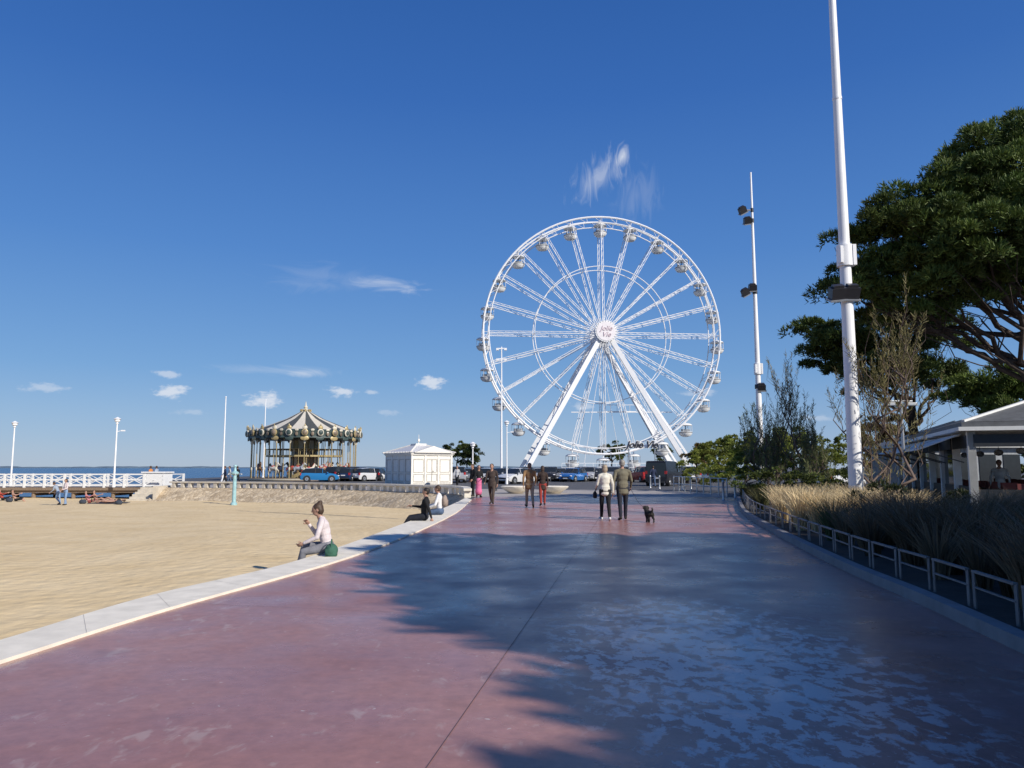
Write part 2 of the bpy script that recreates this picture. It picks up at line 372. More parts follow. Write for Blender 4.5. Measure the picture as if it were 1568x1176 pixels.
for (a,b) in [((300,925),(1500,978)),((560,850),(1190,830)),((655,808),(1165,803)),((700,783),(1135,781))]: joint(gp(*a),gp(*b),.004)
mb.obj('expansion_joints')
bed=[p+Vector((.05,0,0)) for p in RoutN]+[Vector((13,44,0)),Vector((26,44,0)),Vector((26,-10,0))]
poly_sheet('planting_bed_soil',bed,.10,soil)
def zs(x,y):
    z=-.38-.55*sstep(14,48,y)-3.2*sstep(64,90,y)
    z+=.05*math.sin(x*.31+1)*math.sin(y*.23)+.03*math.sin(x*.9+y*.4)
    return z
mb=MB(); xs=list(np.concatenate([np.linspace(-260,-60,12),np.linspace(-55,2,90)])); ys=list(np.linspace(-20,92,150))
vs=[(x,y,zs(x,y)+random.uniform(-.012,.012)) for y in ys for x in xs]; nx=len(xs)
fs=[(j*nx+i,j*nx+i+1,(j+1)*nx+i+1,(j+1)*nx+i) for j in range(len(ys)-1) for i in range(nx-1)]
mb.add(vs,fs,sand); mb.obj('beach_sand',smooth=True)
mb=MB(); mb.add([(-9000,-500,-2.6),(9000,-500,-2.6),(9000,14000,-2.6),(-9000,14000,-2.6)],[(0,1,2,3)],sea_mat()); mb.obj('sea')
mb=MB(); hz=M('distant_coast',(.10,.15,.20),.9)  # blue of the distance haze put into the coast's base colour
for i in range(60):
    x=-4200+i*95; h=random.uniform(7,15)
    mb.ell((x,5200+random.uniform(-60,60),-2.6),(110,80,h),hz,seg=10,rings=6)
mb.obj('distant_coastline')
mb=MB(); n=len(WT); vs=[]
for i,p in enumerate(WT):
    d=(WT[min(i+1,n-1)]-WT[max(i-1,0)]).normalized(); q=Vector((d.y*-1,d.x,0)) 
    if q.y>0:q=-q
    for k in range(5):
        t=k/4; c=p+q*(2.3*t); z=(1-t)*-.02+t*(-1.25)
        vs.append((c.x+(random.uniform(-.06,.06) if 0<k else 0),c.y+(random.uniform(-.08,.08) if 0<k else 0),z+(random.uniform(-.06,.06) if 0<k<4 else 0)))
fs=[(i*5+k,i*5+k+1,(i+1)*5+k+1,(i+1)*5+k) for i in range(n-1) for k in range(4)]
mb.add(vs,fs,stone); mb.obj('stone_revetment')
mb=MB(); pts=resample([p+Vector((.05,.35,0)) for p in WT],1.5)
for i,(a,b) in enumerate(zip(pts,pts[1:])):
    near=a.y<52; cc=kerb if near else conc
    mb.beam(a+Vector((0,0,.42)),a.lerp(b,.985)+Vector((0,0,.42)),.42,.12,cc)
    d=(b-a).normalized()
    for t in(.2,.75):
        c=a.lerp(b,t); mb.box((c.x,c.y,.18),(.28,.34,.355),cc,rz=math.atan2(d.y,d.x))
mb.obj('concrete_bench_wall',bevel=.01)
mb=MB(); sx0=xend-.2
for i in range(7):
    z=-i*.17; mb.box((sx0-.9,61.2-i*.42-.21,z-.5),(2.2,.42,1.0),conc)
mb.box((sx0+.3,60,-.5),(.25,3.4,1.3),conc); mb.obj('beach_stairs')
# ---------------------------------------------------------------- pier
mb=MB(); px0=xend-.6; PY0,PY1=61.3,65.0; PL=abs(-110-px0); PC=(px0-110)/2
mb.box((PC,(PY0+PY1)/2,-.15),(PL,PY1-PY0,.22),wood)
for z,y in((-.36,PY0+.3),(-.36,PY1-.3)): mb.box((PC,y,z),(PL,.25,.2),wood)
x=px0-1
while x>-108:
    for y in(PY0+.4,PY1-.4): mb.cyl((x,y,-4.5),(x,y,-.26),.16,.16,wood,8)
    mb.beam((x,PY0+.4,-.6),(x,PY1-.4,-.6),.15,.2,wood)
    x-=3.2
for y in(PY0+.06,PY1-.06):
    mb.box((PC,y,1.0),(PL,.10,.08),white); mb.box((PC,y,.12),(PL,.06,.08),white); mb.box((PC,y,.56),(PL,.04,.07),white)
    x=px0
    while x>-108:
        mb.box((x,y,.5),(.16,.14,1.1),white)
        mb.beam((x,y,.16),(x-1.6,y,.96),.035,.06,white); mb.beam((x,y+.04,.96),(x-1.6,y+.04,.16),.035,.06,white)
        x-=1.6
mb.obj('wooden_pier')
mb=MB(); mb.box((xend-1.9,63,.55),(1.7,1.7,1.1),white); mb.box((xend-1.9,63,1.16),(1.9,1.9,.12),white)
mb.obj('pier_gate_pillar',bevel=.03)
# ---------------------------------------------------------------- lamps and poles
def small_lamp(u,vb,vt,d,style=0,zb=0.):
    top=at(u,vt,d); mb=MB(); H=top.z-zb; x=top.x
    mb.cyl((x,d,zb),(x,d,zb+.5),.13,.12,wsteel,12); mb.cyl((x,d,zb+.5),(x,d,zb+H-.5),.075,.05,wsteel,10)
    mb.lathe([(.05,-.5),(.12,-.45),(.06,-.35),(.20,-.28),(.22,-.12),(.30,-.08),(.16,0),(.03,.08)],(x,d,zb+H),wsteel,12)
    if style: mb.beam((x,d,zb+H-1.1),(x+.45,d,zb+H-1.0),.05,.05,wsteel); mb.box((x+.5,d,zb+H-1.02),(.3,.15,.1),wsteel)
    return mb.obj('street_lamp',auto=True)
small_lamp(23,727,646,64); small_lamp(180,725,640,60.9,1)
small_lamp(776,715,645,72,1); small_lamp(724,745,678,66)
def flag_pole(u,vt,d,r=.07):
    t=at(u,vt,d); mb=MB(); mb.cyl((t.x,d,0),(t.x,d,t.z),r,r*.5,wsteel,10); mb.ell((t.x,d,t.z),(.09,.09,.09),wsteel); mb.cyl((t.x,d,0),(t.x,d,.25),r*2,r*1.6,wsteel,10)
    return mb.obj('flag_pole',auto=True)
flag_pole(346,608,85,.11); flag_pole(407,612,110,.12)
t=at(768,531,85); mb=MB(); mb.cyl((t.x,85,0),(t.x,85,t.z),.14,.06,wsteel,10)
for k,dz in((0,0),(1,-1.2)):
    mb.box((t.x,85,t.z+dz-.2),(.9,.12,.12),wsteel); 
    for s_ in(-1,1): mb.box((t.x+.45*s_,84.9,t.z+dz-.3),(.3,.3,.25),wsteel)
mb.obj('lamp_mast')
def mast(u_t,v_t,d,topz,r0,r1,lights,boxz=None):
    p=at(u_t,v_t,d); x=p.x; mb=MB()
    mb.cyl((x,d,.1),(x,d,.6),r0*1.25,r0*1.15,wsteel,16)
    mb.cyl((x,d,.6),(x,d,topz),r0,r1,wsteel,16)
    def rad(z): return r0+(r1-r0)*(z/topz)
    for z in (topz*.33,topz*.62): mb.cyl((x,d,z-.04),(x,d,z+.04),rad(z)*1.12,rad(z)*1.1,wsteel,16)
    mb.box((x-.02,d-r0,1.3),(.14,.05,.45),white)
    if boxz:
        r=rad(boxz); mb.cyl((x,d,boxz-.32),(x,d,boxz+.32),r*1.5,r*1.5,wsteel,12); mb.box((x+r*1.4,d-.05,boxz),(.1,.28,.62),wsteel); mb.box((x-r*1.2,d-.1,boxz),(.08,.3,.5),wsteel)
    for (z,side,tilt) in lights:
        r=rad(z); mb.cyl((x,d,z-.12),(x,d,z+.12),r*1.35,r*1.35,dark,12)
        mb.beam((x,d,z),(x+side*.45,d-.1,z-.02),.06,.06,dark)
        R=Matrix.Rotation(side*tilt,3,'Y')@Matrix.Rotation(.5,3,'X')
        c=Vector((x+side*.62,d-.15,z-.05)); mb.box(c,(.42,.30,.34),dark,R=R); mb.box(c+R@Vector((0,0,-.19)),(.50,.38,.05),M('lamp_lens',(.3,.32,.35),.2),R=R)
        mb.box(c+R@Vector((0,0,.21)),(.3,.2,.07),dark,R=R)
    return mb.obj('floodlight_mast',auto=True)
d1=22.0
zz=lambda u,v,d: at(u,v,d).z
m1=mast(1311,745,d1,20.5,.205,.075,[(zz(1298,448,d1),-.55,.2),(zz(1298,448,d1)+.02,.1,.1)],zz(1297,392,d1))
d2=44.0
m2=mast(1165,700,d2,zz(1155,264,d2),.20,.05,[(zz(1158,322,d2),-1,.5),(zz(1158,338,d2),-.55,.3),(zz(1158,447,d2),-1,.5),(zz(1158,440,d2),-.3,.2),(zz(1163,592,d2),.2,0)],zz(1163,565,d2))
p=at(1379,612,26); mb=MB(); mb.cyl((p.x,26,0),(p.x,26,p.z),.06,.05,steel,10); mb.beam((p.x-.4,26,p.z-.05),(p.x+.4,26,p.z-.05),.06,.05,steel)
for s_ in(-1,1): mb.box((p.x+.35*s_,26,p.z-.16),(.34,.22,.10),steel); mb.box((p.x+.35*s_,26,p.z-.22),(.26,.16,.03),dark)
mb.obj('twin_head_lamp',bevel=.01)
# ---------------------------------------------------------------- ferris wheel
def ferris():
    mb=MB(); D=100.; hub=at(921,513,D); Rw=15.85; yaw=math.radians(5)
    ax=Vector((-math.sin(yaw),math.cos(yaw),0)); tx=Vector((math.cos(yaw),math.sin(yaw),0)); up=Vector((0,0,1))
    def P(r,a,o): return hub+ax*o+tx*(r*math.sin(a))+up*(r*math.cos(a))
    hw=1.15
    for o in(-hw,hw):
        for rr,rd in((Rw,.13),(Rw-.75,.07),(Rw*.575,.06)):
            mb.tube([P(rr,2*math.pi*i/96,o) for i in range(96)],rd,wsteel,6,True)
        for i in range(96):
            a=2*math.pi*i/96; b=2*math.pi*(i+1)/96
            mb.cyl(P(Rw,a,o),P(Rw-.75,b if i%2 else a,o),.035,.035,wsteel,4,False)
    ho=1.5; sm=M('gondola_seat',(.25,.27,.3),.6)
    for i in range(24):
        a=2*math.pi*i/24
        for o,h in((-hw,-ho),(hw,ho)):
            mb.cyl(P(1.15,a-.11,h),P(Rw-.7,a-.008,o),.05,.05,wsteel,5,False); mb.cyl(P(1.15,a+.11,h),P(Rw-.7,a+.008,o),.035,.035,wsteel,5,False)
            for k in range(14):
                t0=k/14;t1=(k+1)/14
                q0=P(1.15,a-.11,h).lerp(P(Rw-.7,a-.008,o),t0); q1=P(1.15,a+.11,h).lerp(P(Rw-.7,a+.008,o),t1)
                mb.cyl(q0,q1,.022,.022,wsteel,3,False)
        mb.cyl(P(Rw,a,-hw),P(Rw,a,hw),.06,.06,wsteel,6); mb.cyl(P(Rw-.75,a,-hw),P(Rw-.75,a,hw),.05,.05,wsteel,6)
        mb.cyl(P(Rw*.575,a,-hw*1.1),P(Rw*.575,a,hw*1.1),.04,.04,wsteel,5)
        g=P(Rw-.05,a,0); c=g+up*-1.75
        mb.lathe([(.2,-.62),(.62,-.52),(.86,-.25),(.90,0),(.88,.03),(.80,.02)],c,white,16)
        mb.lathe([(.88,.86),(.92,.90),(.75,1.08),(.35,1.2),(.06,1.25)],c,white,16)
        mb.lathe([(.91,-.08),(.915,-.02)],c,dark,16)
        for k in range(6):
            t=k*math.pi/3; mb.cyl(c+Vector((.84*math.cos(t),.84*math.sin(t),0)),c+Vector((.84*math.cos(t),.84*math.sin(t),.9)),.03,.03,white,5)
        mb.cyl(c+up*-.5,c+up*1.2,.05,.05,dark,6); mb.ell(c+Vector((0,0,.05)),(.3,.3,.08),dark)
        mb.cyl(c+up*1.2,g,.07,.07,wsteel,6); mb.box(c+up*.22,(1.2,.15,.35),sm)
    for s_ in(-1,1):
        o=s_*1.6; mb.cyl(hub+ax*(o-.12),hub+ax*(o+.12),1.3,1.3,wsteel,32)
    mb.cyl(hub+ax*-2.8,hub+ax*2.5,.45,.45,wsteel,20)
    dm=M('hub_disc',(.80,.76,.77),.5,var=.08,scale=3)
    mb.cyl(hub+ax*-2.95,hub+ax*-2.80,1.42,1.42,wsteel,36); mb.cyl(hub+ax*-3.0,hub+ax*-2.96,1.25,1.25,dm,36)
    for k in range(24):
        a=2*math.pi*k/24; mb.ell(P(1.36,a,-3.0),(.06,.06,.06),white,seg=6,rings=4)
    for s_ in(-1,1):
        for side in(-1,1):
            top=hub+ax*(s_*2.3)+tx*(side*.35)+up*-.2
            foot=Vector((hub.x,hub.y,0))+ax*(s_*3.6)+tx*(side*10.9)+up*.6
            mb.beam(foot,top,.60,.60,wsteel)
            if side>0:
                mb.beam(foot+tx*side*1.0,top+tx*side*.5-up*1.0,.25,.25,wsteel)
                for k in range(12):
                    t0=k/12;t1=(k+.5)/12
                    mb.beam(foot.lerp(top,t0),(foot+tx*side*1.0).lerp(top+tx*side*.5-up*1.,t1),.08,.08,wsteel)
        mb.box(hub+ax*(s_*2.3)+up*-.1,(1.1,.6,1.1),wsteel,rz=yaw)
        a=Vector((hub.x,hub.y,0))+ax*(s_*3.4); mb.beam(a+tx*-11+up*.35,a+tx*11+up*.35,.5,.5,wsteel)
        for side in(-1,1): mb.cyl(a+tx*side*3.4+up*.5,hub+ax*s_*2.3,.04,.04,wsteel,4)
    for side in(-1,1):
        f=Vector((hub.x,hub.y,.35))+tx*side*11; mb.beam(f+ax*-4.5,f+ax*4.5,.5,.5,wsteel)
    b0=Vector((hub.x,hub.y,0)); mb.box(b0+up*.5,(12,7,1.0),M('platform_grey',(.3,.31,.33),.6),rz=yaw)
    for k in range(13):
        q=b0+tx*(-6+k)+ax*-3.4; mb.cyl(q+up*1.0,q+up*2.1,.03,.03,wsteel,5)
    mb.beam(b0+tx*-6+ax*-3.4+up*2.1,b0+tx*6+ax*-3.4+up*2.1,.05,.05,wsteel); mb.beam(b0+tx*-6+ax*-3.4+up*1.55,b0+tx*6+ax*-3.4+up*1.55,.04,.04,wsteel)
    c=at(952,630,D+5); Dy=D+5
    for dz in(0,.9): mb.beam((c.x-2.4,Dy,c.z+dz),(c.x+2,Dy,c.z+dz),.08,.08,wsteel)
    for k in range(6): mb.cyl((c.x-2.4+k*.88,Dy,c.z),(c.x-2.4+k*.88,Dy,c.z+.9),.03,.03,wsteel,4)
    mb.beam((c.x-7,Dy,c.z-.1),(c.x+7.,Dy,c.z-.1),.12,.12,wsteel)
    o=mb.obj('ferris_wheel',auto=True)
    red=M('lettering_red',(.52,.40,.45),.5)
    for s_,dz in(('Jolie',.35),('Vie',-.45)):
        cu=bpy.data.curves.new('lettering','FONT'); cu.body=s_; cu.size=.9; cu.align_x='CENTER'; cu.align_y='CENTER'; cu.extrude=.02; cu.shear=.35
        t=bpy.data.objects.new('lettering',cu); scene.collection.objects.link(t); t.location=hub+ax*-3.04+up*dz; t.rotation_euler=(math.pi/2,0,yaw); cu.materials.append(red); t.parent=o
ferris()
sg=at(983,681,93); mb=MB(); whitep=M('sign_white',(.75,.75,.75),.5)
mb.cyl((sg.x-1.6,93.3,0),(sg.x-1.6,93.3,sg.z),.06,.06,steel,6); mb.cyl((sg.x+1.6,93.3,0),(sg.x+1.6,93.3,sg.z),.06,.06,steel,6); mb.beam((sg.x-2,93.3,sg.z-.35),(sg.x+2,93.3,sg.z-.35),.06,.06,steel)
so_=mb.obj('lettering_sign')
for mat_,off,yy,e_ in((whitep,.09,93.1,.02),(M('sign_black',(.02,.02,.03),.5),.015,93.02,.03)):
    cu=bpy.data.curves.new('letters','FONT'); cu.body='Jolie Vie'; cu.size=1.15; cu.shear=.35; cu.align_x='CENTER'; cu.align_y='CENTER'; cu.extrude=e_; cu.offset=off
    tt=bpy.data.objects.new('letters',cu); scene.collection.objects.link(tt); tt.location=(sg.x,yy,sg.z); tt.rotation_euler=(math.pi/2,0,0); cu.materials.append(mat_); tt.parent=so_
# ---------------------------------------------------------------- remesh helper
def remesh_parts(parts,voxel,smooth=4):
    t=MB(); dm=white
    for p in parts:
        if p[0]=='cap': t.cap(p[1],p[2],p[3],p[4],dm)
        else: t.ell(p[1],p[2],dm,R=p[3],seg=16,rings=10)
    me=t.mesh('tmp'); o=bpy.data.objects.new('tmp',me); scene.collection.objects.link(o)
    r=o.modifiers.new('r','REMESH'); r.mode='VOXEL'; r.voxel_size=voxel
    s_=o.modifiers.new('s','SMOOTH'); s_.iterations=smooth; s_.factor=.5
    dg=bpy.context.evaluated_depsgraph_get(); ev=o.evaluated_get(dg); m2=bpy.data.meshes.new_from_object(ev)
    n=len(m2.vertices); V=np.empty(n*3); m2.vertices.foreach_get('co',V); V=V.reshape(-1,3)
    F=[tuple(pp.vertices) for pp in m2.polygons]
    bpy.data.objects.remove(o); bpy.data.meshes.remove(m2)
    C=np.array([V[list(f)].mean(0) for f in F]); best=np.full(len(F),1e9); idx=np.zeros(len(F),int)
    mats=[]
    for p in parts:
        m=p[-1]
        if m not in mats: mats.append(m)
        if p[0]=='cap':
            a=np.array(p[1]);b=np.array(p[2]);ab=b-a;L2=max(ab@ab,1e-9); tt=np.clip(((C-a)@ab)/L2,0,1)
            d=np.linalg.norm(C-(a+tt[:,None]*ab),axis=1)-(p[3]+(p[4]-p[3])*tt)
        else:
            R=np.array(p[3] or Matrix.Identity(3)); q=(C-np.array(p[1]))@R; rad=np.array(p[2]); k=np.linalg.norm(q/rad,axis=1); d=(k-1)*rad.min()
        u=d<best; best[u]=d[u]; idx[u]=mats.index(m)
    return V,F,idx,mats
def into(mb,V,F,idx,mats):
    o=len(mb.v); mb.v+=[tuple(p) for p in V]; ks=[mb.mi(m) for m in mats]
    for f,i in zip(F,idx): mb.f.append(tuple(a+o for a in f)); mb.m.append(ks[i])
def carousel():
    D=95.; c=Vector((at(465,736,D).x,D,0)); mb=MB()
    gold=M('gilt_paint',(.42,.33,.16),.45,.2,var=.25); cream=M('cream_paint',(.62,.57,.45),.5,var=.12); grn=M('dark_green_paint',(.045,.07,.065),.5,var=.2)
    strp=M('roof_dark',(.07,.075,.07),.7,var=.15); canvas=M('roof_cream',(.62,.57,.47),.7,var=.08); mirror=M('painted_panel',(.22,.17,.12),.3,var=.5,scale=2)
    mb.lathe([(6.6,0),(6.6,.28),(6.3,.3)],c,wood,48); mb.lathe([(6.65,.1),(6.68,.25)],c,cream,48)
    mb.lathe([(1.6,.3),(1.6,5.2)],c,mirror,16); 
    for k in range(16):
        t=math.tau*k/16; mb.box(c+Vector((1.62*math.cos(t),1.62*math.sin(t),1.8)),(.1,.45,2.2),cream if k%2 else mirror,rz=t)
        mb.box(c+Vector((1.64*math.cos(t),1.64*math.sin(t),4.2)),(.1,.5,1.3),gold if k%2 else cream,rz=t)
    mb.lathe([(2.1,.3),(2.0,1.0)],c,gold,24)
    mb.lathe([(6.3,5.05),(1.5,5.6)],c,wood,32)
    n=24; prof=[(6.5,6.0),(4.4,6.75),(2.4,7.55),(.9,8.35),(.25,8.7)]
    for j in range(len(prof)-1):
        for i in range(n):
            a=math.tau*i/n;b=math.tau*(i+1)/n; (r0,z0),(r1,z1)=prof[j],prof[j+1]
            q=[c+Vector((r0*math.cos(a),r0*math.sin(a),z0)),c+Vector((r0*math.cos(b),r0*math.sin(b),z0)),c+Vector((r1*math.cos(b),r1*math.sin(b),z1)),c+Vector((r1*math.cos(a),r1*math.sin(a),z1))]
            mb.add(q,[(0,1,2,3)],strp if i%2 else canvas)
    mb.lathe([(.4,8.6),(.5,8.75),(.2,8.9),(.28,9.1),(.1,9.3),(.03,9.8)],c,cream,12)
    for i in range(8):
        a=math.tau*i/8+.2; mb.ell(c+Vector((.6*math.cos(a),.6*math.sin(a),8.65)),(.12,.12,.2),gold,seg=6,rings=4)
    mb.lathe([(6.55,5.0),(6.75,5.05),(6.7,5.3),(6.85,5.9),(6.6,6.05)],c,grn,48)
    m=24
    for k in range(m):
        t=math.tau*k/m; R=Matrix.Rotation(t,3,'Z')
        def q(x,y,z): return c+R@Vector((x,y,z))
        mb.ell(q(6.92,0,5.65),(.14,.40,.42),gold if k%2 else cream,R=R,seg=10,rings=6); mb.ell(q(7.02,0,5.65),(.08,.28,.30),mirror if k%2 else grn,R=R,seg=8,rings=5)
        mb.ell(q(6.85,0,6.2),(.12,.30,.28),cream if k%2 else gold,R=R,seg=8,rings=5)
        mb.ell(q(6.9,0,6.45),(.07,.09,.2),gold,R=R,seg=6,rings=4)
        mb.ell(q(6.8,.88,5.95),(.1,.25,.16),cream,R=R,seg=6,rings=4); mb.ell(q(6.85,.88,5.5),(.06,.2,.25),mirror,R=R,seg=6,rings=4)
        mb.ell(q(6.72,0,4.98),(.06,.5,.28),gold if k%2 else grn,R=R,seg=8,rings=5)
        mb.cyl(q(6.3,0,.3),q(6.3,0,5.1),.06,.05,gold,6); mb.ell(q(6.3,0,1.4),(.1,.1,.25),cream,seg=6,rings=4); mb.ell(q(6.3,0,4.6),(.14,.14,.3),cream,seg=6,rings=4)
    mb.lathe([(4.6,2.85),(4.6,3.05)],c,gold,32); mb.lathe([(4.62,3.75),(4.66,3.8)],c,gold,32)
    for k in range(40):
        t=math.tau*k/40; mb.cyl(c+Vector((4.6*math.cos(t),4.6*math.sin(t),3.05)),c+Vector((4.6*math.cos(t),4.6*math.sin(t),3.8)),.04,.04,gold if k%2 else cream,4)
        if k%4==0: mb.cyl(c+Vector((4.4*math.cos(t),4.4*math.sin(t),.3)),c+Vector((4.4*math.cos(t),4.4*math.sin(t),5.2)),.05,.05,gold,6)
    hc=[M('horse_white',(.65,.6,.52),.4),M('horse_brown',(.22,.12,.06),.4),M('horse_grey',(.3,.32,.36),.4)]; sad=M('saddle_red',(.4,.06,.05),.5)
    protos=[]
    for hm in hc:
        parts=[('ell',(0,0,1.1),(.24,.58,.26),None,hm),('cap',(0,.42,1.2),(0,.72,1.62),.18,.11,hm),('cap',(0,.7,1.66),(0,.98,1.45),.11,.06,hm),('cap',(0,.66,1.75),(0,.66,1.84),.03,.015,hm),
          ('cap',(0,.42,1.42),(0,.60,1.75),.05,.05,sad),('ell',(0,0,1.3),(.22,.25,.12),None,sad),('cap',(0,-.55,1.2),(0,-.85,.85),.08,.04,sad)]
        for s_ in(-1,1):
            parts+=[('cap',(.13*s_,.42,1.0),(.13*s_,.75,.85+.1*s_),.09,.05,hm),('cap',(.13*s_,.75,.85+.1*s_),(.13*s_,.62,.5),.05,.04,hm),
                    ('cap',(.13*s_,-.42,1.0),(.13*s_,-.35,.75),.11,.06,hm),('cap',(.13*s_,-.35,.75),(.13*s_,-.62,.62),.06,.045,hm),('cap',(.13*s_,-.62,.62),(.13*s_,-.55,.3),.045,.04,hm)]
        protos.append(remesh_parts(parts,.05,2))
    for k in range(22):
        rr=5.5 if k%2 else 3.4; t=math.tau*k/22; R=np.array(Matrix.Rotation(t,3,'Z')); V,F,i,mm_=protos[k%3]
        z=.25+.3*random.random(); V2=V@R.T+np.array([c.x+rr*math.cos(t),c.y+rr*math.sin(t),z]); into(mb,V2,F,i,mm_)
        mb.cyl((c.x+rr*math.cos(t),c.y+rr*math.sin(t),.3),(c.x+rr*math.cos(t),c.y+rr*math.sin(t),5.2),.035,.035,gold,5)
    mb.obj('carousel',auto=True)
carousel()
# ---------------------------------------------------------------- kiosk
def kiosk():
    mb=MB(); near=gp(630,742.5)
    ww=M('kiosk_white',(.84,.80,.72),.55,var=.05,scale=3); trim=M('kiosk_trim',(.58,.55,.49),.6); zinc=M('kiosk_roof',(.62,.61,.60),.45,var=.08); dkw=M('kiosk_shadow_gap',(.16,.15,.13),.7)
    a=math.radians(34)
    dr=Vector((math.cos(a),math.sin(a),0)); dl=Vector((-math.sin(a),math.cos(a),0))
    W=(684-630)/FPX*near.y/math.cos(a)*1.06; Dp=(630-582)/FPX*near.y/math.sin(a)*1.06
    c=near+dr*W/2+dl*Dp/2; H=2.75
    def B(x,y,z,sx_,sy_,sz_,m): mb.box(c+dr*x+dl*y+Vector((0,0,z)),(sx_,sy_,sz_),m,rz=a)
    B(0,0,H/2,W,Dp,H,ww); B(0,0,.12,W+.12,Dp+.12,.24,trim)
    for z,e,h in((H-.02,.25,.12),(H+.1,.42,.12),(H-.35,.06,.08)): B(0,0,z,W+e,Dp+e,h,ww)
    for n_,L_,face in((3,W,0),(4,Dp,1)):
        for k in range(n_):
            t=-L_/2+L_*(k+.5)/n_; pw=L_/n_*.74
            for (zc,ph) in((.65,.65),(1.72,1.15)):
                for q in((0,ph/2,pw,.07),(0,-ph/2,pw,.07),(-pw/2,0,.07,ph),(pw/2,0,.07,ph)):
                    if face==0: B(t+q[0],-Dp/2-.02,zc+q[1],q[2]+.002,.05,q[3]-.003,trim)
                    else: B(-W/2-.02,t+q[0],zc+q[1],.05,q[2]+.002,q[3]-.003,trim)
        for k in range(n_+1):
            t=-L_/2+L_*k/n_
            if face==0: B(t,-Dp/2-.03,H/2,.16,.08,H-.1,ww)
            else: B(-W/2-.03,t,H/2,.08,.16,H-.1,ww)
    B(0,-Dp/2-.035,1.3,.02,.04,2.0,dkw); B(.12,-Dp/2-.05,1.2,.04,.06,.14,dkw)
    e=.3; z0=H+.17; z1=z0+.75; hx,hy=W/2+e,Dp/2+e
    pts=[c+dr*x+dl*y+Vector((0,0,z)) for x,y,z in((-hx,-hy,z0),(hx,-hy,z0),(hx,hy,z0),(-hx,hy,z0),(-.5,-.5,z1),(.5,-.5,z1),(.5,.5,z1),(-.5,.5,z1))]
    mb.add(pts,[(0,1,5,4),(1,2,6,5),(2,3,7,6),(3,0,4,7),(4,5,6,7),(3,2,1,0)],zinc)
    for i in range(4): mb.beam(pts[i]+Vector((0,0,.03)),pts[4+i]+Vector((0,0,.03)),.1,.08,ww)
    B(0,0,z1+.06,1.1,1.1,.14,ww); mb.cyl(c+Vector((0,0,z1)),c+Vector((0,0,z1+1.0)),.04,.02,ww,6); mb.ell(c+Vector((0,0,z1+.45)),(.12,.12,.16),ww)
    g=c+dl*(-Dp/2-.36); U=Vector((0,0,1)); mb.add([g+dr*(-W*.47)+U*(z0-.02),g+dr*(W*.47)+U*(z0-.02),g+U*(z0+.60),g+dr*(-W*.47)+dl*1.6+U*(z0-.02),g+dr*(W*.47)+dl*1.6+U*(z0-.02),g+dl*1.6+U*(z0+.60)],[(0,1,2),(5,4,3),(0,2,5,3),(2,1,4,5)],ww)
    for i in range(14): B(-W/2-.15+i*(W+.3)/13,-Dp/2-.30,H+.21,.05,.05,.12,ww)
    for i in range(18): B(-W/2-.30,-Dp/2-.15+i*(Dp+.3)/17,H+.21,.05,.05,.12,ww)
    mb.obj('white_beach_kiosk')
kiosk()
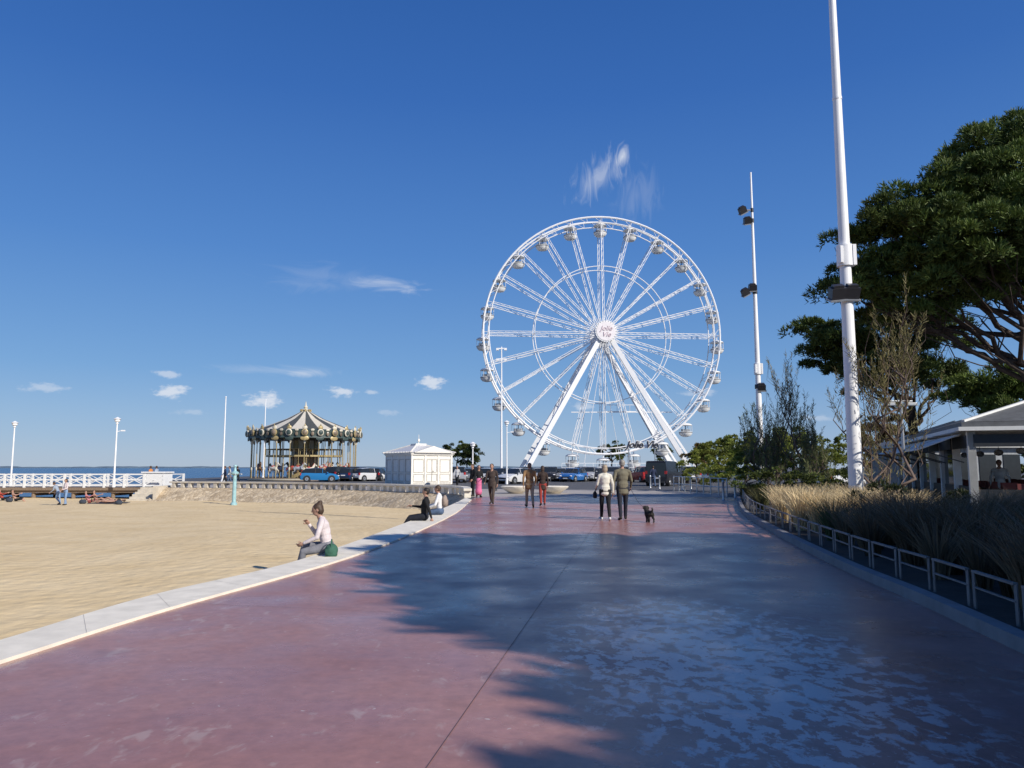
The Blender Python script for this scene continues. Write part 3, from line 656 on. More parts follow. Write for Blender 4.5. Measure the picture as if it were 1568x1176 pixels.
# ---------------------------------------------------------------- cars
def car(pos,rz,color,kind='hatch',rough=.25):
    mb=MB(); paint=M('car_paint_%d_%d_%d'%tuple(int(c*100) for c in color),color,rough,.25,var=.03); dk=M('car_trim',(.03,.03,.03),.6); lamp=M('car_headlamp',(.7,.7,.72),.15); tail=M('car_taillamp',(.4,.02,.02),.2)
    if kind=='hatch': S=[(-2.05,.74,.38,.62,.62,.6),(-2.0,.82,.25,.88,.9,.62),(-1.85,.85,.22,.95,1.18,.66),(-1.5,.87,.22,.97,1.45,.66),(-.3,.88,.20,.94,1.52,.68),(.3,.88,.20,.93,1.45,.66),(1.05,.87,.20,.92,.96,.72),(1.65,.85,.22,.82,.86,.7),(1.98,.8,.28,.66,.68,.62),(2.08,.7,.36,.5,.52,.6)]
    elif kind=='van': S=[(-2.6,.92,.38,.8,.8,.8),(-2.58,.95,.3,1.2,1.95,.84),(-2.5,.96,.25,1.25,2.1,.84),(-1.2,.98,.25,1.25,2.12,.84),(.6,.98,.25,1.2,2.08,.84),(1.2,.97,.25,1.15,1.9,.8),(1.9,.95,.25,1.1,1.15,.8),(2.3,.92,.28,.9,.95,.75),(2.5,.85,.35,.6,.62,.7)]
    else: S=[(-2.25,.78,.38,.7,.7,.7),(-2.2,.86,.25,1.0,1.03,.7),(-2.05,.9,.22,1.08,1.3,.7),(-1.75,.92,.22,1.1,1.62,.72),(-.3,.92,.22,1.06,1.68,.74),(.35,.92,.22,1.04,1.6,.72),(1.05,.91,.22,1.02,1.08,.76),(1.75,.89,.25,.94,.98,.74),(2.12,.84,.3,.76,.78,.68),(2.22,.75,.38,.55,.57,.6)]
    vs=[]
    for x,w_,z0,zb,zr,wr in S:
        vs+=[(x,-w_*.93,z0),(x,-w_,(z0+zb)/2),(x,-w_*.97,zb),(x,-wr,zr-.03),(x,-wr*.8,zr),(x,wr*.8,zr),(x,wr,zr-.03),(x,w_*.97,zb),(x,w_,(z0+zb)/2),(x,w_*.93,z0)]
    body=[];gl=[]
    for i in range(len(S)-1):
        a=10*i; h0=S[i][4]-S[i][3]>.15; h1=S[i+1][4]-S[i+1][3]>.15
        for k in range(9):
            f=(a+k,a+k+1,a+11+k,a+10+k)
            isg=False
            if k in(2,6) and (h0 or h1) : isg=True
            if k in(3,4,5) and (h0!=h1 or (S[i+1][4]-S[i][4]>.2 and h0)) : isg=True
            if kind=='van' and k in(2,6) and S[i][0]<.5: isg=False
            (gl if isg else body).append(f)
    body+=[tuple(range(10)),tuple(10*(len(S)-1)+9-k for k in range(10))]
    mb.add(vs,body,paint); mb.add(vs,gl,glass)
    L0=S[0][0];L1=S[-1][0]; wx=(L0+.72,L1-.78)
    W_=S[4][1]
    for x in wx:
        for s_ in(-1,1):
            mb.cyl((x,s_*(W_-.3),.33),(x,s_*(W_+.005),.33),.39,.39,dk,18); mb.cyl((x,s_*(W_-.2),.32),(x,s_*(W_+.03),.32),.32,.31,rubber,18)
            mb.cyl((x,s_*(W_+.02),.32),(x,s_*(W_+.045),.32),.21,.19,steel,10); mb.cyl((x,s_*(W_+.04),.32),(x,s_*(W_+.055),.32),.06,.05,dk,8)
    for s_ in(-1,1):
        mb.ell((L1-.1,s_*S[-2][1]*.78,S[-2][3]*.98),(.14,.16,.08),lamp,seg=8,rings=6); mb.box((L0+.06,s_*S[1][1]*.88,S[1][3]*.95),(.12,.2,.26),tail)
        xb=S[5][0]+.45; mb.ell((xb+.1,s_*(W_+.12),S[5][3]+.06),(.1,.12,.08),paint,seg=8,rings=5)
        for xx in([S[5][0]+.02,-.45] if kind!='van' else [.6]): mb.beam((xx,s_*(W_*.98+.005),S[4][3]),(xx,s_*(S[4][5]+.012),S[4][4]-.05),.05,.05,dk if xx<0 else paint)
    mb.box((L1-.0,0,.52),(.06,.9,.14),dk); mb.box((L1+.02,0,.4),(.04,.5,.11),white); mb.box((L0-.01,0,.68),(.05,.5,.11),white); mb.box((L0+.02,0,.36),(.12,1.4,.14),dk); mb.box((L1-.06,0,.3),(.12,1.3,.1),dk)
    return mb.obj('parked_car' if kind!='van' else 'parked_van',auto=True,loc=pos,rz=rz)
R_=math.radians
W1=(.75,.75,.74);BK=(.02,.02,.025);GR=(.22,.23,.25);SV=(.42,.43,.45);DB=(.02,.04,.10);RD=(.40,.03,.03)
for (u,d,rz,cc,kd) in [(490,84,12,(.03,.22,.50),'hatch'),(522,88,68,BK,'suv'),(537,88,78,DB,'hatch'),(550,90,80,GR,'suv'),(563,88,55,W1,'hatch'),(578,90,85,BK,'hatch'),
   (700,80,95,SV,'suv'),(712,84,95,GR,'hatch'),(748,86,75,W1,'hatch'),(790,74,232,W1,'hatch'),(766,80,240,BK,'hatch'),(733,92,90,BK,'suv'),
   (828,88,262,SV,'hatch'),(842,88,262,BK,'suv'),(857,88,264,GR,'hatch'),(878,84,240,(.03,.15,.42),'hatch'),(900,88,260,SV,'suv'),(869,92,90,DB,'hatch'),(890,94,90,W1,'suv'),(915,88,262,BK,'hatch'),(938,88,262,GR,'suv'),(952,90,262,BK,'suv'),
   (985,82,100,RD,'suv'),(1018,66,62,BK,'van'),(1048,78,100,GR,'suv'),(1062,84,100,W1,'hatch'),(1285,58,30,W1,'hatch'),(1262,60,40,GR,'hatch'),(805,90,90,GR,'suv'),(816,92,90,BK,'hatch')]:
    p=at(u,716,d); car((p.x,d,.004),R_(rz),cc,kd)
# ---------------------------------------------------------------- planters, bollards, rails
for u,v in((790,756),(848,756)):
    p=gp(u,v); mb=MB(); mb.lathe([(.35,0),(.5,.08),(.88,.34),(.92,.42),(.86,.45),(.6,.41)],(p.x,p.y+.4,0),kerb,28); mb.obj('concrete_bowl_seat',auto=True)
mb=MB()
pa=[gp(1032,752),gp(1075,757),gp(1120,762)]; pa=resample(crom(pa,6),1.3)
for a in pa: mb.cyl(a,a+Vector((0,0,1.0)),.04,.04,steel,8)
for a,b in zip(pa,pa[1:]):
    for z in(.5,.97): mb.cyl(a+Vector((0,0,z)),b+Vector((0,0,z)),.025,.025,steel,6)
mb.obj('metal_guard_rail')
for u,v in((1045,750),(1058,748),(1010,748),(996,747),(1126,762),(1108,766),(760,752),(722,752)):
    p=gp(u,v); mb=MB(); mb.lathe([(.08,0),(.06,.05),(.055,.8),(.075,.84),(.07,.92),(.02,.98)],p,steel if u>900 else dark,10); mb.obj('bollard',auto=True)
mb=MB(); pth=resample([p+Vector((0,0,0)) for p in RoutN],1.05)
for i in range(0,len(pth)-1):
    a=pth[i];b=pth[i].lerp(pth[i+1],.86); d=(b-a).normalized(); n_=Vector((d.y,-d.x,0))*.12
    a=a+n_;b=b+n_; z0=Vector((0,0,.08)); t1=Vector((0,0,.48)); t2=Vector((0,0,.32))
    mb.beam(a+z0,a+t1,.045,.012,fencem); mb.beam(b+z0,b+t1,.045,.012,fencem)
    mb.beam(a+t1,b+t1,.045,.022,fencem); mb.beam(a+t2,b+t2,.03,.015,fencem)
mb.obj('planter_fence')
mb=MB(); sb=M('shower_blue',(.30,.50,.53),.5); p=at(358,772,52); z0=zs(p.x,52)
mb.cyl((p.x,52,z0-.1),(p.x,52,z0+2.1),.14,.12,sb,14); mb.lathe([(.22,0),(.22,.12),(.14,.2)],(p.x,52,z0),sb,14); mb.lathe([(.12,2.0),(.26,2.12),(.26,2.2),(.10,2.3),(.06,2.55),(.12,2.6),(.1,2.7)],(p.x,52,z0),sb,14)
for t in range(4):
    a=t*math.pi/2+.4; mb.cyl((p.x,52,z0+2.05),(p.x+.42*math.cos(a),52+.42*math.sin(a),z0+2.12),.025,.025,steel,6); mb.cyl((p.x+.42*math.cos(a),52+.42*math.sin(a),z0+2.12),(p.x+.42*math.cos(a),52+.42*math.sin(a),z0+2.04),.06,.07,steel,8)
mb.obj('beach_shower',auto=True)
# ---------------------------------------------------------------- restaurant
def resto():
    mb=MB(); C=at(1487,760,22); C.z=0; F=at(1376,740,37); F.z=0; ds=(F-C).normalized(); Ls=(F-C).length; df=Vector((ds.y,-ds.x,0)); Lf=9.
    rz=math.atan2(ds.y,ds.x); fas=M('fascia_dark',(.025,.028,.032),.5); aw=M('awning_white',(.74,.74,.71),.6,var=.06); rf=M('roof_grey',(.11,.115,.12),.6)
    def pt(s,f,z): return C+ds*s+df*f+Vector((0,0,z))
    def Bx(s,f,z,ls,lf,h,m): mb.box(pt(s,f,z),(ls,lf,h),m,rz=rz)
    H=2.6
    Bx(Ls/2,Lf/2,.06,Ls,Lf,.12,pave)
    n_=7
    for k in range(n_+1):
        s_=Ls*k/n_; Bx(min(max(s_,.1),Ls-.1),.1,H/2,.20,.2,H-.01,aw)
        if k<n_:
            Bx(s_+Ls/n_/2,.12,.55,Ls/n_-.24,.06,.9,fas)
            if k%2: Bx(s_+Ls/n_/2,.12,1.6,Ls/n_-.24,.02,1.2,glass)
            Bx(s_+Ls/n_/2,.0,H-.30,Ls/n_-.24,.05,.36,fas)
    for k in range(6):
        f=Lf*k/5; Bx(.1,min(max(f,.1),Lf-.1)+.003,H/2,.2,.2,H-.01,aw)
        if k<5: Bx(.1,f+Lf/10,.5,.05,Lf/5-.24,.85,fas)
    Bx(-.02,Lf/2,H-.28,.05,Lf-.3,.36,fas)
    Bx(Ls/2,Lf/2,H+.06,Ls+.5,Lf+.5,.11,aw); Bx(Ls/2,Lf/2,H+.19,Ls+.3,Lf+.3,.14,rf)
    z0=H+.27;z1=z0+.75; v=[pt(-.1,-.1,z0),pt(Ls+.1,-.1,z0),pt(Ls+.1,Lf+.1,z0),pt(-.1,Lf+.1,z0),pt(2.,2.2,z1),pt(Ls-2,2.2,z1),pt(Ls-2,Lf-2,z1),pt(2.,Lf-2,z1)]
    mb.add(v,[(0,1,5,4),(1,2,6,5),(2,3,7,6),(3,0,4,7),(4,5,6,7)],rf)
    for i in range(4): mb.beam(v[i]+Vector((0,0,.02)),v[4+i]+Vector((0,0,.02)),.1,.06,aw)
    for k in range(4):
        s_=.6+k*3.6; q=[pt(s_,-.05,H-.05),pt(s_+3.0,-.05,H-.05),pt(s_+3.0,-1.2,H-.5),pt(s_,-1.2,H-.5)]
        mb.add([*q,*[x-Vector((0,0,.03)) for x in q]],[(0,1,2,3),(7,6,5,4),(3,2,6,7),(0,3,7,4),(1,5,6,2)],aw)
        for ss in(s_+.05,s_+2.95): mb.beam(pt(ss,-1.15,H-.52),pt(ss,0,H-.9),.03,.03,dark)
    Bx(Ls/2,Lf-.3,H/2,Ls-.4,.2,H-.05,M('inner_wall',(.09,.08,.07),.8)); Bx(Ls/2,Lf-1.6,.65,Ls-3,.6,1.05,wood)
    for k in range(5): q=pt(1.5+k*3,2.4,2.1); mb.ell(q,(.16,.16,.12),white,seg=8,rings=6); mb.cyl(q,q+Vector((0,0,.5)),.01,.01,dark,4)
    ch_=M('chair_red',(.22,.05,.04),.6)
    for k in range(7):
        for j in(1.4,3.6):
            q=pt(1+k*1.9,j,.12); mb.cyl(q,q+Vector((0,0,.72)),.04,.04,dark,6); mb.cyl(q+Vector((0,0,.72)),q+Vector((0,0,.76)),.38,.38,wood,14)
            for s_ in(-1,1):
                ch=q+ds*s_*.62; mb.box(ch+Vector((0,0,.45)),(.4,.4,.05),ch_,rz=rz); mb.box(ch+ds*s_*.2+Vector((0,0,.72)),(.04,.4,.5),ch_,rz=rz)
                for a in(-1,1):
                    for b in(-1,1): mb.cyl(ch+ds*a*.17+df*b*.17,ch+ds*a*.17+df*b*.17+Vector((0,0,.43)),.015,.015,dark,4)
    mb.obj('terrace_restaurant')
    mb=MB(); q=at(1400,660,42)
    mb.box((q.x+2,43,1.3),(6,4,2.6),M('pavilion_wall',(.30,.32,.34),.6)); mb.box((q.x+2,43,2.7),(6.6,4.6,.15),aw)
    mb.add([(q.x-1.3,40.7,2.78),(q.x+5.3,40.7,2.78),(q.x+5.3,45.3,2.78),(q.x-1.3,45.3,2.78),(q.x+2,43,3.7)],[(0,1,4),(1,2,4),(2,3,4),(3,0,4)],rf)
    for k in range(5): mb.box((q.x-.6+k*1.3,40.98,1.5),(.9,.03,1.5),glass)
    mb.obj('beach_pavilion')
resto()
# ---------------------------------------------------------------- foliage
def quad_mesh(name,C,Dv,length,width,col,mat,taper=.35):
    n=len(C); Dv=Dv/np.maximum(np.linalg.norm(Dv,axis=1,keepdims=True),1e-6)
    rv=rng.normal(size=(n,3)); S=np.cross(Dv,rv); S/=np.maximum(np.linalg.norm(S,axis=1,keepdims=True),1e-6)
    Lh=(length*np.ones(n))[:,None]; Wd=(width*np.ones(n))[:,None]/2
    V=np.stack([C-S*Wd,C+S*Wd,C+Dv*Lh+S*Wd*taper,C+Dv*Lh-S*Wd*taper],1).reshape(-1,3)
    me=bpy.data.meshes.new(name); me.vertices.add(4*n); me.vertices.foreach_set('co',V.ravel().astype(np.float32))
    me.loops.add(4*n); me.loops.foreach_set('vertex_index',np.arange(4*n,dtype=np.int32)); me.polygons.add(n)
    me.polygons.foreach_set('loop_start',np.arange(0,4*n,4,dtype=np.int32))
    me.update(calc_edges=True)
    ca=me.color_attributes.new('Col','FLOAT_COLOR','POINT'); cc=np.ones((n,4,4),np.float32); cc[:,:,:3]=col[:,None,:]; ca.data.foreach_set('color',cc.ravel())
    me.materials.append(mat); return me
def rnd_unit(n):
    v=rng.normal(size=(n,3)); return v/np.linalg.norm(v,axis=1,keepdims=True)
def foliage(ells,nsub,nleaf,subr,upb=.35,tuft=4,low=-.45,var=.35,rin=.62):
    C=[];Dd=[];Co=[]
    for (c,rx,ry,rz_) in ells:
        c=np.array(c); k=max(3,int(nsub*(rx*ry+rx*rz_+ry*rz_)/3))
        u=rnd_unit(k*3); u=u[u[:,2]>low][:k]; rr=rng.uniform(rin,1.04,len(u))[:,None]
        sc=c+u*rr*np.array([rx,ry,rz_])
        for s_,uu in zip(sc,u):
            r=subr*rng.uniform(.6,1.35); m=int(nleaf*rng.uniform(.6,1.2)); q=rnd_unit(m); q[:,2]=np.where(q[:,2]<-.3,-q[:,2],q[:,2])
            p=s_+q*np.array([r,r,r*.72])*rng.uniform(.5,1.,m)[:,None]
            shade=rng.uniform(1-var,1+var)
            for _ in range(tuft):
                C.append(p); Dd.append(q*.8+rnd_unit(m)*.7+np.array([0,0,upb])); col=np.ones((m,3))*shade*rng.uniform(.8,1.2,(m,1))
                y=rng.uniform(0,.25); col[:,0]*=1+y; Co.append(col)
    return np.concatenate(C),np.concatenate(Dd),np.concatenate(Co)
def limb(mb,a,b,r0,r1,mat,wob=.12,n=6,seg=7):
    a=Vector(a);b=Vector(b); L_=(b-a).length; pts=[];rs=[]
    for i in range(n+1):
        t=i/n; p=a.lerp(b,t)+Vector((random.uniform(-1,1),random.uniform(-1,1),random.uniform(-.5,.5)))*wob*L_*.12*(1 if 0<i<n else 0)+Vector((0,0,-.08*L_*math.sin(math.pi*t)))
        pts.append(p); rs.append(r0+(r1-r0)*t)
    mb.tube(pts,rs,mat,seg); return pts
def pine(base,fork,ells,r0=.35,nsub=7,nleaf=150,subr=.55,col=(.055,.085,.022),llen=.17,lw=.028,name='pine_tree',tuft=3,twigs=6,trans=.12,rin=.55):
    mb=MB(); base=Vector(base);fork=Vector(fork)
    tr=limb(mb,base,fork,r0,r0*.7,bark,.25,9,10)
    for (c,rx,ry,rz_) in ells:
        c=Vector(c); s_=tr[random.randint(6,9)]; m=s_.lerp(c,.55)+Vector((0,0,-.25*rz_))
        p1=limb(mb,s_,m,r0*.36,r0*.22,bark,.6,5,7); p2=limb(mb,m,c+Vector((0,0,-rz_*.2)),r0*.22,r0*.08,bark,.6,5,6)
        for k in range(twigs):
            u=rnd_unit(1)[0]; u[2]=u[2]*.6+.15; t=c+Vector((u[0]*rx*.8,u[1]*ry*.8,u[2]*rz_*.75)); st=random.choice(p1[3:]+p2); limb(mb,st,t,r0*.08,r0*.025,bark,1.,5,5)
    o=mb.obj(name,smooth=True)
    C,Dd,Co=foliage(ells,nsub,nleaf,subr,tuft=tuft,rin=rin,low=-.75)
    me=quad_mesh('needles',C,Dd,llen*rng.uniform(.7,1.3,len(C)),lw,Co,leafmat('needles_%d'%int(col[1]*1000),col,trans)); f=bpy.data.objects.new('needles',me); scene.collection.objects.link(f); f.parent=o
    return len(C)
def A(u,v,d,rx,rz_,ry=None): return (at(u,v,d),rx,ry or rx,rz_)
cnt=[]
pA=[A(1600,250,27,2.9,1.9),A(1535,265,26,2.0,1.5),A(1470,300,26,1.7,1.3),A(1420,330,25.5,1.5,1.2),A(1365,358,26,1.35,1.1),A(1312,390,27,1.15,.9),A(1300,440,27,1.0,.75),A(1345,440,27,1.3,.95),A(1500,370,25,2.0,1.3),A(1450,385,25.5,1.6,1.2),A(1420,410,26,1.6,1.2),A(1570,350,25,2.2,1.6),A(1400,465,27,1.3,.9),A(1640,400,26,2.2,1.4),A(1700,300,28,3,2),A(1560,435,28,1.9,.95),A(1480,445,27,1.7,.95),A(1355,490,28,.9,.6),A(1540,410,26,1.7,1.)]
cnt.append(pine((21,28,0),at(1620,500,27.5),pA,.36,nsub=14,nleaf=170,subr=.5,lw=.040,col=(.082,.132,.028)))
pB=[A(1250,510,35,1.1,.85),A(1285,520,34,1.2,.9),A(1262,550,35,1.1,.7),A(1310,560,34,1.4,.9),A(1345,530,34,1.6,1.2),A(1400,510,35,1.6,1.1),A(1385,575,34,1.4,.9),A(1450,520,36,1.5,.9),A(1440,580,36,1.2,.7),A(1320,590,34,1.,.6)]
cnt.append(pine((at(1405,716,35).x,35,0),at(1395,610,35),pB,.26,nsub=13,nleaf=140,subr=.5,lw=.048,col=(.070,.112,.025)))
pC=[A(1480,608,33,1.4,.7),A(1530,595,32,1.5,.9),A(1590,600,32,1.6,1.),A(1560,622,31,1.4,.6)]
cnt.append(pine((at(1590,716,33).x,33,0),at(1590,640,33),pC,.22,nsub=12,nleaf=140,subr=.45,lw=.048,col=(.10,.16,.035)))
K=dict(nleaf=46,subr=.72,llen=.46,lw=.25,tuft=2,trans=0.,twigs=2,rin=.1)
pD=[((10.5,3.0,9.0),2.1,2.1,1.1),((12.0,5.0,9.4),2.5,2.2,1.2),((12.6,2.2,9.4),2.6,2.6,1.2),((12.9,-.2,9.2),2.5,2.5,1.1),((13.9,-3.0,9.2),2.5,2.5,1.1),((15.2,-6.0,9.3),2.9,2.8,1.2),((16.3,4.2,9.8),3,2.6,1.4),((17,0,9.8),3.2,3.2,1.4),((18,-4,9.8),3.3,3.2,1.4),((16.4,-10.0,9.5),3.2,3,1.2),((19.5,-8,9.8),3.2,3.2,1.4),((14.8,1.5,9.2),2.4,2.4,1.),((15,-1.5,9.2),2.2,2.2,1.)]
cnt.append(pine((16.5,-1.5,0),(16.5,-1,6.5),pD,.5,nsub=11,col=(.05,.084,.02),**K))
pE=[((20,4.4,9),2.8,2.4,1.3),((21,1,9.5),3,3,1.4),((23.5,3.8,9.8),3,2.6,1.4),((22,-3,9.5),3.2,3.2,1.4),((25.5,0,9.5),3.2,3.2,1.4)]
cnt.append(pine((22.5,2,0),(22.5,2,6),pE,.45,nsub=10,col=(.05,.086,.02),**K))
def tamarisk(x,y,h,spread,nb,col,stems=3,dens=60,lean=0.):
    mb=MB(); C=[];Dd=[];Co=[]
    for s_ in range(stems):
        top=Vector((x+random.uniform(-.3,.3)*spread+lean,y+random.uniform(-.3,.3)*spread,h*.62)); pts=limb(mb,(x+random.uniform(-.1,.1),y,0),top,.055,.025,twig,1.2,8,6)
        for b in range(nb//stems):
            t=random.random(); st=pts[2+int(t*6)]; L_=h*random.uniform(.25,.5)*(1-.25*t); a=random.uniform(0,math.tau); tilt=random.uniform(.1,.65)
            e=st+Vector((math.cos(a)*math.sin(tilt)*L_*spread*.5,math.sin(a)*math.sin(tilt)*L_*spread*.5,math.cos(tilt)*L_))
            limb(mb,st,e,.016,.005,twig,1.,4,4)
            m=dens; tt=rng.uniform(.2,1.05,m)[:,None]; A0=np.array(st);B0=np.array(e); p=A0+(B0-A0)*tt+rng.normal(size=(m,3))*.07*(1.25-tt)
            C.append(p); Dd.append((B0-A0)/L_+rnd_unit(m)*.7); Co.append(np.ones((m,3))*random.uniform(.6,1.4)*rng.uniform(.8,1.2,(m,1)))
    o=mb.obj('tamarisk_tree',smooth=True); C=np.concatenate(C)
    me=quad_mesh('foliage',C,np.concatenate(Dd),rng.uniform(.08,.2,len(C)),.022,np.concatenate(Co),leafmat('tamarisk_%d%d'%(int(col[0]*1000),int(col[1]*1000)),col,.3)); f=bpy.data.objects.new('foliage',me); scene.collection.objects.link(f); f.parent=o
T1=(.22,.19,.08); T2=(.17,.19,.08)
def tm(u,d,vt,*a,**k): tamarisk(at(u,716,d).x,d,zz(u,vt,d),*a,**k)
tm(1362,21,400,1.1,36,T1,3,75); tm(1335,23,540,1.1,18,T1,3,60); tm(1212,38,505,1.4,42,T1,3,80); tm(1190,36,600,1.4,34,T2,4,90); tm(1235,34,600,1.2,30,T2,3,80); tm(1160,40,590,1.3,32,T2,3,90); tm(1180,40,625,1.6,32,T2,3,90); tm(1255,30,650,1.3,24,T2,3,70)
def bush(name,ells,col,nsub=7,nleaf=60,subr=.35,ll=.12,lw=.07,trunk=None,trans=.3):
    C,Dd,Co=foliage(ells,nsub,nleaf,subr,tuft=2,low=-.8,var=.4)
    me=quad_mesh(name,C,Dd,ll*rng.uniform(.7,1.3,len(C)),lw,Co,leafmat('leaf_%d_%d'%(int(col[0]*1000),int(col[1]*1000)),col,trans)); 
    if trunk is None: o=bpy.data.objects.new(name,me); scene.collection.objects.link(o)
    else:
        mb=MB(); fk=Vector(ells[0][0]); fk.z*=.6; limb(mb,trunk,fk,.16,.1,bark,.4,6,7)
        for e in ells: limb(mb,fk,e[0],.08,.03,bark,.6,5,5)
        o=mb.obj(name,smooth=True); f=bpy.data.objects.new('foliage',me); scene.collection.objects.link(f); f.parent=o
    return o
def row(us,v,d,rx,rz_,jit=.3): return [A(u,v+random.uniform(-6,6),d+random.uniform(-1,1),rx*random.uniform(.8,1.2),rz_*random.uniform(.85,1.15)) for u in us]
G1=(.17,.22,.042); G2=(.085,.12,.03)
bush('hedge',row(range(1058,1150,12),710,50,.95,1.05)+row(range(1060,1140,16),728,48,.8,.65),G1,10,95,.3,.1,.06)
bush('hedge',row(range(1150,1300,15),694,44,1.05,1.1)+row(range(1140,1305,16),720,42,.9,.75),G1,10,95,.3,.1,.06)
bush('shrub_border',row(range(1150,1330,18),738,30,.7,.5),G2,9,80,.25,.08,.05)
AU=(.15,.12,.04)
for (u,v,d,rx,rz_,c_) in [(1066,692,75,1.0,.8,AU),(1140,680,80,2,1.4,G1),(700,690,130,2.4,1.6,G2),(716,692,128,1.9,1.5,G2),(937,690,115,1.8,1.2,G2),(1335,672,60,1.6,1.5,(.12,.09,.04)),(1352,665,62,1.4,1.6,(.11,.09,.04)),(1100,690,90,2.4,1.2,G1),(1215,672,58,1.2,.9,G1),(1015,692,125,1.2,1.2,G2)]:
    p=at(u,v,d); bush('round_tree',[(p,rx,rx,rz_),(p+Vector((rx*.6,0,-.3)),rx*.7,rx*.7,rz_*.8),(p+Vector((-rx*.6,.3,-.2)),rx*.7,rx*.7,rz_*.8),(p+Vector((0,0,-rz_*.95)),rx*.9,rx*.9,rz_*.8)],c_,6,70,.45,.2,.14,trunk=(p.x,p.y,0))
bush('distant_trees',[(Vector((x,120+random.uniform(-8,8),2.2)),4,3,2.8+random.random()*2) for x in range(60,190,5)],G2,2.2,50,1.0,.4,.3)
def grass(name,pts,h,spread,nb,col,wid=.012,segs=3):
    V=[];Co=[]; n=0; rings=segs+1
    for (x,y,sc) in pts:
        m=int(nb*sc); a=rng.uniform(0,2*math.pi,m); hh=h*sc*rng.uniform(.55,1.1,m); out=spread*sc*rng.uniform(.1,1,m)*hh/h; b0=rng.uniform(0,.12,m)
        cc=rng.uniform(.6,1.4)*rng.uniform(.75,1.25,m)
        t=np.linspace(0,1,rings)[None,:]; r=b0[:,None]+out[:,None]*t**1.7; z=hh[:,None]*(t-.22*t**3)
        ca,sa=np.cos(a)[:,None],np.sin(a)[:,None]; jit=rng.uniform(-.5,.5,m)[:,None]*t*.15
        X=x+r*ca-jit*sa; Y=y+r*sa+jit*ca; w_=wid*(1-t*.8)*np.ones_like(r); th=rng.uniform(0,math.pi,m)[:,None]; wx=np.cos(th)*w_; wy=np.sin(th)*w_
        P0=np.stack([X-wx,Y-wy,z+.1],-1); P1=np.stack([X+wx,Y+wy,z+.1],-1); V.append(np.stack([P0,P1],2).reshape(-1,3)); Co.append(np.repeat(cc,rings*2)); n+=m
    V=np.concatenate(V); Co=np.concatenate(Co); b=np.arange(n)[:,None]*(rings*2)+np.arange(segs)[None,:]*2; b=b.ravel()
    I=np.stack([b,b+1,b+3,b+2],1).astype(np.int32)
    me=bpy.data.meshes.new(name); me.vertices.add(len(V)); me.vertices.foreach_set('co',V.ravel().astype(np.float32)); me.loops.add(I.size); me.loops.foreach_set('vertex_index',I.ravel()); me.polygons.add(len(I)); me.polygons.foreach_set('loop_start',np.arange(0,I.size,4,dtype=np.int32)); me.update(calc_edges=True)
    ca=me.color_attributes.new('Col','FLOAT_COLOR','POINT'); c4=np.ones((len(V),4),np.float32); c4[:,:3]=Co[:,None]; ca.data.foreach_set('color',c4.ravel())
    me.materials.append(leafmat(name+'_blade',col,.15)); o=bpy.data.objects.new(name,me); scene.collection.objects.link(o); return o
def edge_x(y):
    for a,b in zip(RoutN,RoutN[1:]):
        if min(a.y,b.y)<=y<=max(a.y,b.y): t=(y-a.y)/(b.y-a.y+1e-9); return a.x+(b.x-a.x)*t
    return RoutN[-1].x
g1=[];g2=[];g3=[]
y=3.5
while y<16.6:
    x=edge_x(y)+.75+random.uniform(-.15,.25)
    while x<min(edge_x(y)+5.5,14.2):
        (g1 if random.random()<.7 else g3).append((x,y+random.uniform(-.25,.25),random.uniform(.75,1.2))); x+=random.uniform(.6,.9)
    y+=.66
grass('ornamental_grass',g1,1.1,.75,190,(.15,.115,.07)); grass('green_grass',g3,.95,.55,160,(.07,.09,.035))
for i in range(95):
    y=random.uniform(16.8,23.5); x=edge_x(y)+random.uniform(.45,3.2); g2.append((x,y,random.uniform(.8,1.15)))
grass('pale_feather_grass',g2,1.05,.5,230,(.62,.49,.28),.011)
g4=[]
for i in range(120):
    y=random.uniform(24,42); x=edge_x(y)+random.uniform(.5,8); g4.append((x,y,random.uniform(.7,1.2)))
grass('wild_grass',g4,.8,.5,120,(.11,.11,.045),.014)
bush('dark_shrub',[(Vector((at(1325,716,17).x+dx,17+dy,.5)),.55,.55,.6) for dx,dy in((0,0),(.6,.3),(1.3,-.6),(.6,1.5),(2.,.2))],(.035,.05,.018),14,90,.2,.08,.04)
# ---------------------------------------------------------------- people
skin=M('skin',(.42,.24,.17),.55,var=.06)
def cl(name,c): return M('cloth_'+name,c,.85,var=.15,scale=9,bump=.4,bscale=16,spec=.2)
def hair(name,c): return M('hair_'+name,c,.6,var=.3,scale=60)
def hand(mb,w_,d,side,curl=.5,s=1.):
    d=Vector(d).normalized(); fw=Vector((0,1,0)); n=d.cross(fw); 
    if n.length<.2: n=d.cross(Vector((0,0,1)))
    n.normalize(); f=n.cross(d).normalized()
    R=Matrix((f,n,d)).transposed()
    mb.ell(w_+d*.045*s,(.040*s,.018*s,.055*s),skin,R=R,seg=10,rings=6)
    inn=n*(-1 if n.x*side>0 else 1)
    for k,(o,L_) in enumerate(((.028,.075),(.010,.082),(-.009,.077),(-.027,.06))):
        a=w_+d*.085*s+f*o*s; b=a+(d*.9+inn*curl*.6).normalized()*L_*.5*s; c_=b+(d*.6+inn*curl*1.4).normalized()*L_*.5*s
        mb.tube([a-d*.02*s,a,b,c_],[.0095*s,.0095*s,.0085*s,.0065*s],skin,6)
    a=w_+d*.03*s+f*.03*s; b=a+(d*.6+f*.75+inn*.2).normalized()*.035*s; c_=b+(d*.9+f*.25+inn*.3).normalized()*.03*s
    mb.tube([a,b,c_],[.012*s,.011*s,.008*s],skin,6)
